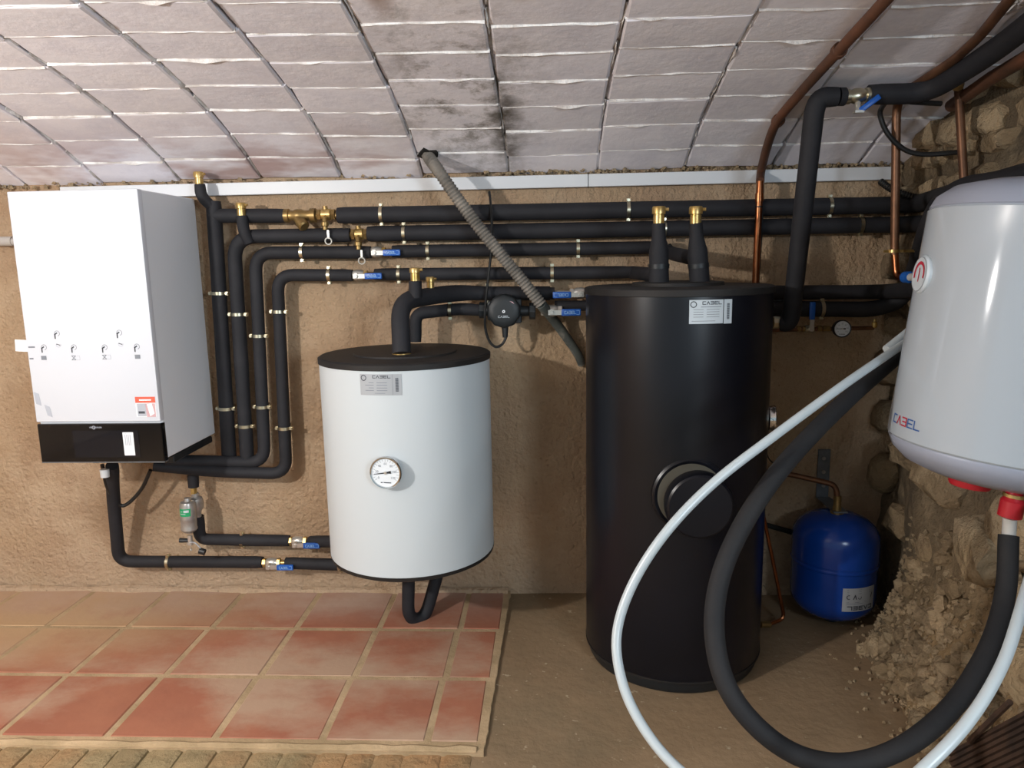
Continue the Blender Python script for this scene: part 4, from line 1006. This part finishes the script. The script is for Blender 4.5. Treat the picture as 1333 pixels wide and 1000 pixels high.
# copper pipe 1: from behind the black tank to the vault
t = thing('copper_pipe', 'copper pipe rising behind the black tank and running up across the vault', 'pipe', (0.6348, -0.1000, 1.0564))
K = [(0.6371, -0.1000, 1.0258), (0.6433, -0.0900, 1.3690)]
MB().tube(dense(K, .03), .0105, 14).build('bright_tube', 'copper', t)
MB().ring([(.0105, -.012), (.0128, -.012), (.0128, .012), (.0105, .012)], lerp(K[0], K[1], .86), (0,0,1), 16).build('solder_sleeve', 'copper', t); MB().ring([(.0105, -.002), (.0124, -.002), (.0124, .002), (.0105, .002)], lerp(K[0], K[1], .78), (0,0,1), 16).build('black_tie', 'cable', t)
MB().tube(dense(catmull([K[1], (0.6602, -0.0377, 1.4061), (0.6445, -0.1476, 1.4631), (0.6323, -0.2755, 1.5091), (0.6454, -0.4156, 1.5527), (0.6604, -0.6183, 1.5993), (0.6648, -0.8571, 1.6385), (0.6517, -0.9981, 1.6560), (.648, -1.4, 1.690), (.645, -2.0, 1.708), (.645, -2.5, 1.708)], 8), .03), .0125, 14).build('painted_tube', 'copper_painted', t)
for p, d_ in (((0.6366, -0.2679, 1.5124), (0.6442, -0.3500, 1.5380)), ((0.6633, -0.6105, 1.6013), (0.6661, -0.6576, 1.6109))):
    MB().ring([(.0125, -.009), (.018, -.009), (.018, .009), (.0125, .009)], p, Vector(d_)-Vector(p), 10).build('pipe_clip', 'copper_painted', t, bevel=.002)
MB().tube(dense([(0.6479, -0.0950, 1.0230), (0.6588, -0.0750, 1.2238), (0.6596, -0.0700, 1.3616)], .03), .0022, 8).build('thin_cable', 'cable', t)
# copper pipe 2: to the heater inlet
t = thing('copper_pipe', 'dull copper pipe with brass clip dropping to the blue fitting left of the water heater', 'pipe', (0.9499, -0.3300, 1.0882))
M0, M1 = Vector((0.9451, -0.3300, 1.1132)), Vector((0.9183, -0.3424, 1.5318))
MB().tube(dense(route([M0 + Vector((0,0,.03)), M1, (0.9116, -0.4001, 1.5502), (0.9490, -0.5458, 1.5859), (0.9449, -0.6576, 1.6083), (0.8999, -0.8690, 1.6426), (.87, -1.4, 1.690), (.86, -2.0, 1.709), (.86, -2.5, 1.709)], .04), .02), .0112, 14).build('dull_tube', 'copper_dull', t)
b_ = Vector((0.9521, -0.3350, 1.0820)); be = Vector((0.9581, -0.3700, 1.0827))
MB().tube(dense(route([M0 + Vector((0,0,.035)), b_, be], .022), .005), .0098, 14).build('bright_elbow', 'copper', t)
cl = Vector((0.9406, -0.3320, 1.1525)); m_ = MB(); m_.ring([(.011, -.004), (.0145, -.004), (.0145, .004), (.011, .004)], cl, (0,0,1), 16); m_.box(cl, (.05, .008, .007)); m_.cyl(cl, cl + Vector((.12, .03, 0)), .004, n=8); m_.build('pipe_clip', 'brass', t)
bd = (be-b_).normalized(); MB().lathe([(.012, -.002), (.0155, 0), (.0155, .020), (.012, .022)], be, bd, 16).build('blue_nut', 'blue_plastic', t)
MB().tube(dense(catmull([be + bd*.02, be + bd*.06, be + bd*.10 + Vector((.02, 0, -.01)), be + Vector((.10, -.12, -.05))], 6), .02), .0105, 12).build('plastic_tail', 'pex_clear', t)
# copper pipe 3
t = thing('copper_pipe', 'short bright copper pipe standing behind the top of the water heater', 'pipe', (1.0805, -0.4000, 1.2959))
MB().tube(dense([(1.0535, -0.4600, 1.2480), (1.0302, -0.4194, 1.5737)], .03), .0105, 14).build('tube', 'copper_dull', t); MB().cyl((1.0164, -0.4485, 1.5512), (0.9873, -0.4990, 1.5635), .014, n=8).build('brass_top', 'brass', t, smooth=20)
# loose black cable by the stone wall
t = thing('black_cable', 'black cable looping from the riser to the stone wall', 'cable', (1.0303, -0.2200, 1.4217))
MB().tube(dense(catmull([(0.9906, -0.4252, 1.5150), (0.9190, -0.4368, 1.5184), (0.8648, -0.4310, 1.5266), (0.8721, -0.3600, 1.5182), (0.8737, -0.3600, 1.4932), (0.8960, -0.3600, 1.4522), (0.9398, -0.3600, 1.4143), (0.9889, -0.3700, 1.4000), (1.0605, -0.4000, 1.3998)], 8), .015), .0065, 10).build('sheath', 'cable', t)
t = thing('corrugated_tube', 'short black corrugated tube between trunking end and stone wall', 'conduit', (1.0826, -0.0800, 1.3171))
Pc = resample(catmull([(1.0202, -0.0400, 1.3654), (1.0405, -0.0700, 1.3393), (1.0732, -0.1000, 1.3179), (1.1428, -0.1200, 1.2969)], 8), .0035); MB().tube(Pc, [.010*(1.1 if i % 2 else .9) for i in range(len(Pc))], 10).build('tube', 'cable', t)

# ------------------------------------------------------------------ blue expansion vessel
EX, EY, ER = .893, -.175, .1285
ev = thing('expansion_vessel', 'blue steel expansion vessel hanging low on the wall by the rubble', 'vessel', (EX, EY, .012))
def vprof(z0, z1, r, c=.045):
    P = [(.001, z0)]
    for i in range(1, 7): a = math.pi/2*i/6; P.append((r*(.25+.75*math.sin(a)) if i else .001, z0 + c*(1-math.cos(a))))
    return P
zz0, zz1 = .016, .352
prof = [(.001, zz0)] + [((ER-.002)*math.sin(math.radians(a))**.8, zz0 + .075*(1-math.cos(math.radians(a)))) for a in (15, 30, 45, 60, 75, 90)]
prof += [(ER-.002, .196), (ER+.0005, .199), (ER+.0005, .204), (ER-.0015, .207), (ER-.0015, .212), (ER+.0005, .214)]
prof += [((ER-.001)*math.sin(math.radians(a))**.8, zz1 - .075*(1-math.cos(math.radians(a)))) for a in (90, 75, 60, 45, 30, 15)] + [(.001, zz1)]
MB().lathe(prof, (EX, EY, 0), n=48).build('shell', 'vessel_blue', ev, smooth=25)
MB().lathe([(.012, zz0-.022), (.022, zz0-.02), (.024, zz0+.004)], (EX, EY, 0), n=12).build('valve_cap', 'plastic_dark', ev)
MB().lathe([(.0, zz1-.004), (.020, zz1-.003), (.020, zz1+.004), (.013, zz1+.006), (.013, zz1+.020)], (EX, EY, 0), n=12).build('spigot', 'brass_old', ev, smooth=20)
def fe(u, v, off=.0006): th = -.06 + u/ER; return Vector((EX + (ER+off)*math.sin(th), EY - (ER+off)*math.cos(th), v))
lz0, lz1 = .086, .160
el = prints([rect(-.012, lz0, .098, lz1)], fe, 12).build('rating_label', 'label_silver', ev, smooth=60); fe2 = lambda u, v: fe(u, v, .0013)
q = [(.086-(a), lz0+.016-b, .086-c, lz0+.016-d) for a, b, c, d in word('CABEL', 0, 0, .082, .010)]
prints(stroke_quads(q, .0032), fe2).build('lettering', 'print_dark', el, smooth=0)
prints([rect(0, lz0+.024+.0045*i, .05+.03*((i*7) % 3)/2, lz0+.0255+.0045*i) for i in range(2)] + [rect(0, lz0+.056+.006*i, .08, lz0+.0575+.006*i) for i in range(3)], fe2, 2).build('print', 'print_grey', el, smooth=0)
prints(arc_quads(.006, lz0+.046, .006, .0025, 60, 300, 8) + arc_quads(.040, lz0+.044, .005, .002, 180, 400, 8) + stroke_quads([(.02, lz0+.040, .025, lz0+.052), (.025, lz0+.052, .029, lz0+.040), (.082, lz0+.040, .086, lz0+.052)], .003), fe2).build('marks', 'print_dark', el, smooth=0)
br = thing('vessel_bracket', 'perforated grey steel bracket on the wall above the blue vessel', 'bracket', (0.9115, -0.0040, 0.4183))
k0, k1 = Vector((0.9067, -0.0040, 0.5107)), Vector((0.9128, -0.0040, 0.3436))
MB().box((k0+k1)/2, (.040, .005, (k0-k1).length)).build('wall_plate', 'galvanised', br, bevel=.001)
for f_ in (.18, .46, .74): p = k0.lerp(k1, f_); MB().cyl(p + Vector((0, -.002, 0)), p + Vector((0, -.0065, 0)), .006, n=12).build('bolt', 'steel', br)
r0 = k1; r1 = Vector((EX+.005, EY-.02, zz1+.005)); mb = MB(); w_ = Vector((.021, 0, 0))
mb.add([r0-w_, r0+w_, r1+w_, r1-w_, r0-w_+Vector((0,0,.004)), r0+w_+Vector((0,0,.004)), r1+w_+Vector((0,0,.004)), r1-w_+Vector((0,0,.004))], [(3,2,1,0),(4,5,6,7),(0,1,5,4),(1,2,6,5),(2,3,7,6),(3,0,4,7)]); mb.build('arm', 'galvanised', br)
t = thing('copper_feed_tube', 'copper feed tube with brass elbow entering the top of the blue vessel', 'pipe', (EX, EY, zz1+.02))
MB().tube(dense(route([(0.6577, -0.1200, 0.4745), (0.7598, -0.1400, 0.4649), (0.8464, -0.1650, 0.4498), (EX-.004, EY, zz1+.088), (EX, EY, zz1+.018)], [.02, .03, .035]), .01), .0088, 12).build('tube', 'copper_dull', t)
MB().lathe([(.0115, 0), (.0115, .04), (.0088, .042)], (EX, EY, zz1+.014), (0,0,1), 12).build('brass_elbow', 'brass_old', t)
# thin copper drain tube beside the black tank
t = thing('copper_drain_tube', 'thin copper tube between the black tank foot and the blue vessel', 'pipe', (0.7247, -0.2000, 0.0103))
MB().tube(dense(route([(0.6525, -0.2200, 0.3670), (0.6889, -0.2200, 0.2123), (0.7324, -0.2200, 0.0207), (0.6817, -0.2400, 0.0101)], .02), .01), .0058, 10).build('tube', 'copper', t)
MB().cyl((0.6817, -0.2400, 0.0101), (0.6503, -0.2500, 0.0151), .0105, n=8).build('brass_nut', 'brass_old', t, smooth=20)
t = thing('black_sensor_cable', 'thin black cable hanging beside the black tank', 'cable', (0.7229, -0.1000, 0.4989)); MB().tube(dense(catmull([(0.6427, -0.2500, 0.5768), (0.6998, -0.1200, 0.5046), (0.7646, -0.0500, 0.4536)], 6), .02), .0022, 8).build('sheath', 'cable', t)
t = thing('black_wall_pipe', 'dark thin pipe on the wall behind the blue vessel', 'pipe', (0.7547, -0.0300, 0.2399)); MB().tube(dense([(0.6903, -0.0300, 0.2669), (0.8441, -0.0300, 0.2210)], .03), .009, 10).build('tube', 'cable', t)

# ------------------------------------------------------------------ electric water heater on the stone wall
HY = -1.0; HR = .19; tilt = math.radians(6.4)
ht = thing('water_heater', 'white electric water heater with grey end caps hung on the stone wall', 'water heater', (.885, HY, .86))
HO = Vector((.855, HY, .775)); HA = Vector((math.sin(tilt), 0, math.cos(tilt))).normalized(); HL = .437
HU = Vector((-HA.z, 0, HA.x)); HV = Vector((0, -1, 0))      # front (towards -x) and camera side
MB().lathe([(HR-.004, 0), (HR, .004), (HR, HL-.004), (HR-.004, HL)], HO, HA, 72, ref=HU).build('jacket', 'heater_white', ht, smooth=30)
MB().lathe([(HR-.006, HL-.002), (HR-.002, HL+.002), (HR-.010, HL+.022), (HR-.035, HL+.042), (HR-.08, HL+.054), (.001, HL+.058)], HO, HA, 64, ref=HU).build('top_cap', 'plastic_grey', ht, smooth=60)
MB().lathe([(.001, -.058), (HR-.07, -.055), (HR-.035, -.042), (HR-.012, -.022), (HR-.003, -.003), (HR-.006, .002)], HO, HA, 64, ref=HU).build('bottom_cap', 'plastic_grey', ht, smooth=60)
def fh(u, v, off=.0008, mid=0.): th = mid + u/HR; return HO + HA*v + (HU*math.cos(th) + HV*math.sin(th))*(HR+off)
for i in range(5):
    prints(stroke_quads(word('CABEL', -.058, .028, .084, .015, .35, (i,)), .0027), lambda u, v: fh(u, v, .0008, .17)).build('letter', 'print_red' if i in (1, 2) else 'print_blue', ht, smooth=0)
hz_ = .312; dth = -.10; hn = HU*math.cos(dth) + HV*math.sin(dth); hc = HO + HA*hz_ + hn*(HR-.004)
hd = MB().lathe([(.036, -.004), (.036, .006), (.033, .010), (.001, .010)], hc, hn, 40).build('dial_housing', 'label_pale', ht)
hw = HA.cross(hn).normalized(); fd = lambda x, y: hc + hn*.0108 + hw*x + HA*y
if hw.dot(Vector((0,-1,0))) < 0: hw = -hw
prints(arc_quads(0, 0, .021, .006, -20, 200, 14) + stroke_quads([(.0, -.012, .0, .010)], .004), fd).build('red_scale', 'print_red', hd, smooth=0)
prints(arc_quads(0, 0, .032, .0012, 0, 360, 20), fd).build('rim_line', 'print_grey', hd, smooth=0)
ob = HO + HA*-.050
for (dx, dy, r_, m_, nm) in ((-.055, -.03, .034, 'red_plastic', 'red_ring'),): MB().lathe([(r_, -.016), (r_+.002, -.012), (r_+.002, .004)], ob + Vector((dx, dy, 0)), HA, 24).build(nm, m_, ht)
op = Vector((0.8604, -1.0528, 0.6832)); 
MB().lathe([(.012, -.03), (.0205, -.026), (.0205, .004), (.016, .010), (.012, .03)], op, HA, 16).build('red_nut', 'red_plastic', ht)
MB().ring([(.012, 0), (.0185, 0), (.0185, .006), (.012, .006)], op + HA*.012, HA, 16).build('brass_washer', 'brass', ht)
MB().box(HO + HA*.34 + Vector((HR+.035, 0, 0)), (.09, .22, .05)).build('wall_bracket', 'galvanised', ht)

# the two hoses looping below the heater
t = thing('insulated_hose', 'black foam-insulated hose looping from the heater outlet down to the left', 'hose', (0.8697, -1.0416, 0.6263))
MB().tube(dense([op - HA*.02, (0.8652, -1.0442, 0.6121), (0.8569, -1.0637, 0.5591)], .02), .0118, 12).build('inner_tube', 'pex_clear', t)
Ph = dense(catmull([(0.8652, -1.0435, 0.6163), (0.8459, -1.0809, 0.5211), (0.7803, -1.1564, 0.4547), (0.6860, -1.2326, 0.3923), (0.5812, -1.2861, 0.3484), (0.4925, -1.2954, 0.3201), (0.4106, -1.2977, 0.3316), (0.3392, -1.2933, 0.3790), (0.2917, -1.2655, 0.4381), (0.2788, -1.2237, 0.5093), (0.2958, -1.1792, 0.5869), (0.3436, -1.1326, 0.6682), (0.4235, -1.0646, 0.7462), (0.5274, -0.9768, 0.8132), (0.6509, -0.8688, 0.8743), (0.7581, -0.7743, 0.9202), (0.8956, -0.6561, 0.9769), (1.0055, -0.5870, 1.0521)], 8), .02)
MB().tube(Ph, foam_radii(Ph, .0172, .03), 20).build('insulation', 'foam_dusty', t, smooth=50)
t = thing('white_hose', 'white plastic water hose sweeping from behind the heater in a wide loop', 'hose', (0.1105, -1.2329, 0.5059))
Pw = dense(catmull([(1.0457, -0.5161, 1.0390), (0.8957, -0.6546, 0.9857), (0.7380, -0.8311, 0.9509), (0.5672, -0.9905, 0.9007), (0.4121, -1.0825, 0.8241), (0.2926, -1.1316, 0.7497), (0.2038, -1.1696, 0.6723), (0.1437, -1.1877, 0.5830), (0.1137, -1.2130, 0.5022), (0.1193, -1.2543, 0.4362), (0.1500, -1.3022, 0.3837), (0.1999, -1.3564, 0.3487), (0.2749, -1.4160, 0.3333), (0.3678, -1.4686, 0.3546), (0.4467, -1.4867, 0.4040), (0.5103, -1.4754, 0.4516), (0.5823, -1.4430, 0.5012), (0.6476, -1.3993, 0.5599), (0.7083, -1.3357, 0.6171), (0.7988, -1.2220, 0.6620), (0.8822, -1.0913, 0.6890)], 8), .02)
MB().tube(Pw, .0086, 16).build('tube', 'pex_white', t, smooth=60)
t = thing('white_offcut', 'white plastic strip end sticking out beside the heater above the white hose', 'hose', (0.7347, -0.8207, 0.9530))
MB().tube([(0.7167, -0.8230, 0.9453), (0.7825, -0.7830, 0.9814), (0.8904, -0.7069, 1.0385)], .0092, 12).build('tube', 'pex_white', t)

# ------------------------------------------------------------------ rusty grate leaning in the corner
gr = thing('iron_grate', 'rusty slatted iron grate lying at the foot of the stone wall', 'grate', (0.8600, -1.0533, 0.1593))
g00, g10, g01 = Vector((0.8750, -0.8979, 0.0460)), Vector((0.8850, -1.1391, 0.3216)), Vector((0.8400, -1.0682, 0.0702))
gu = g10 - g00; gv = (g01 - g00); gn_ = gu.cross(gv).normalized()
for k in range(10):
    a = g00 + gv*(k/9); b = a + gu; d = b - a; Rm = Matrix((d.normalized(), gn_.cross(d.normalized()), gn_)).transposed()
    MB().box((a+b)/2, (d.length, .008, .008), Rm).build('slat', 'rust', gr)
for f_ in (.0, .33, 1.0):
    a = g00 + gu*f_ - gv*.02; b = a + gv*1.04; d = b-a; Rm = Matrix((d.normalized(), gn_.cross(d.normalized()), gn_)).transposed(); MB().box((a+b)/2 + gn_*.004, (d.length, .018, .006), Rm).build('cross_bar', 'rust', gr)
ib = thing('iron_bar', 'thin dark iron bar leaning over the rusty grate', 'bar', (0.8600, -1.0556, 0.2279)); MB().tube([(0.8650, -0.9850, 0.1440), (0.8750, -1.0808, 0.2958)], .006, 8).build('rod', 'rust', ib)
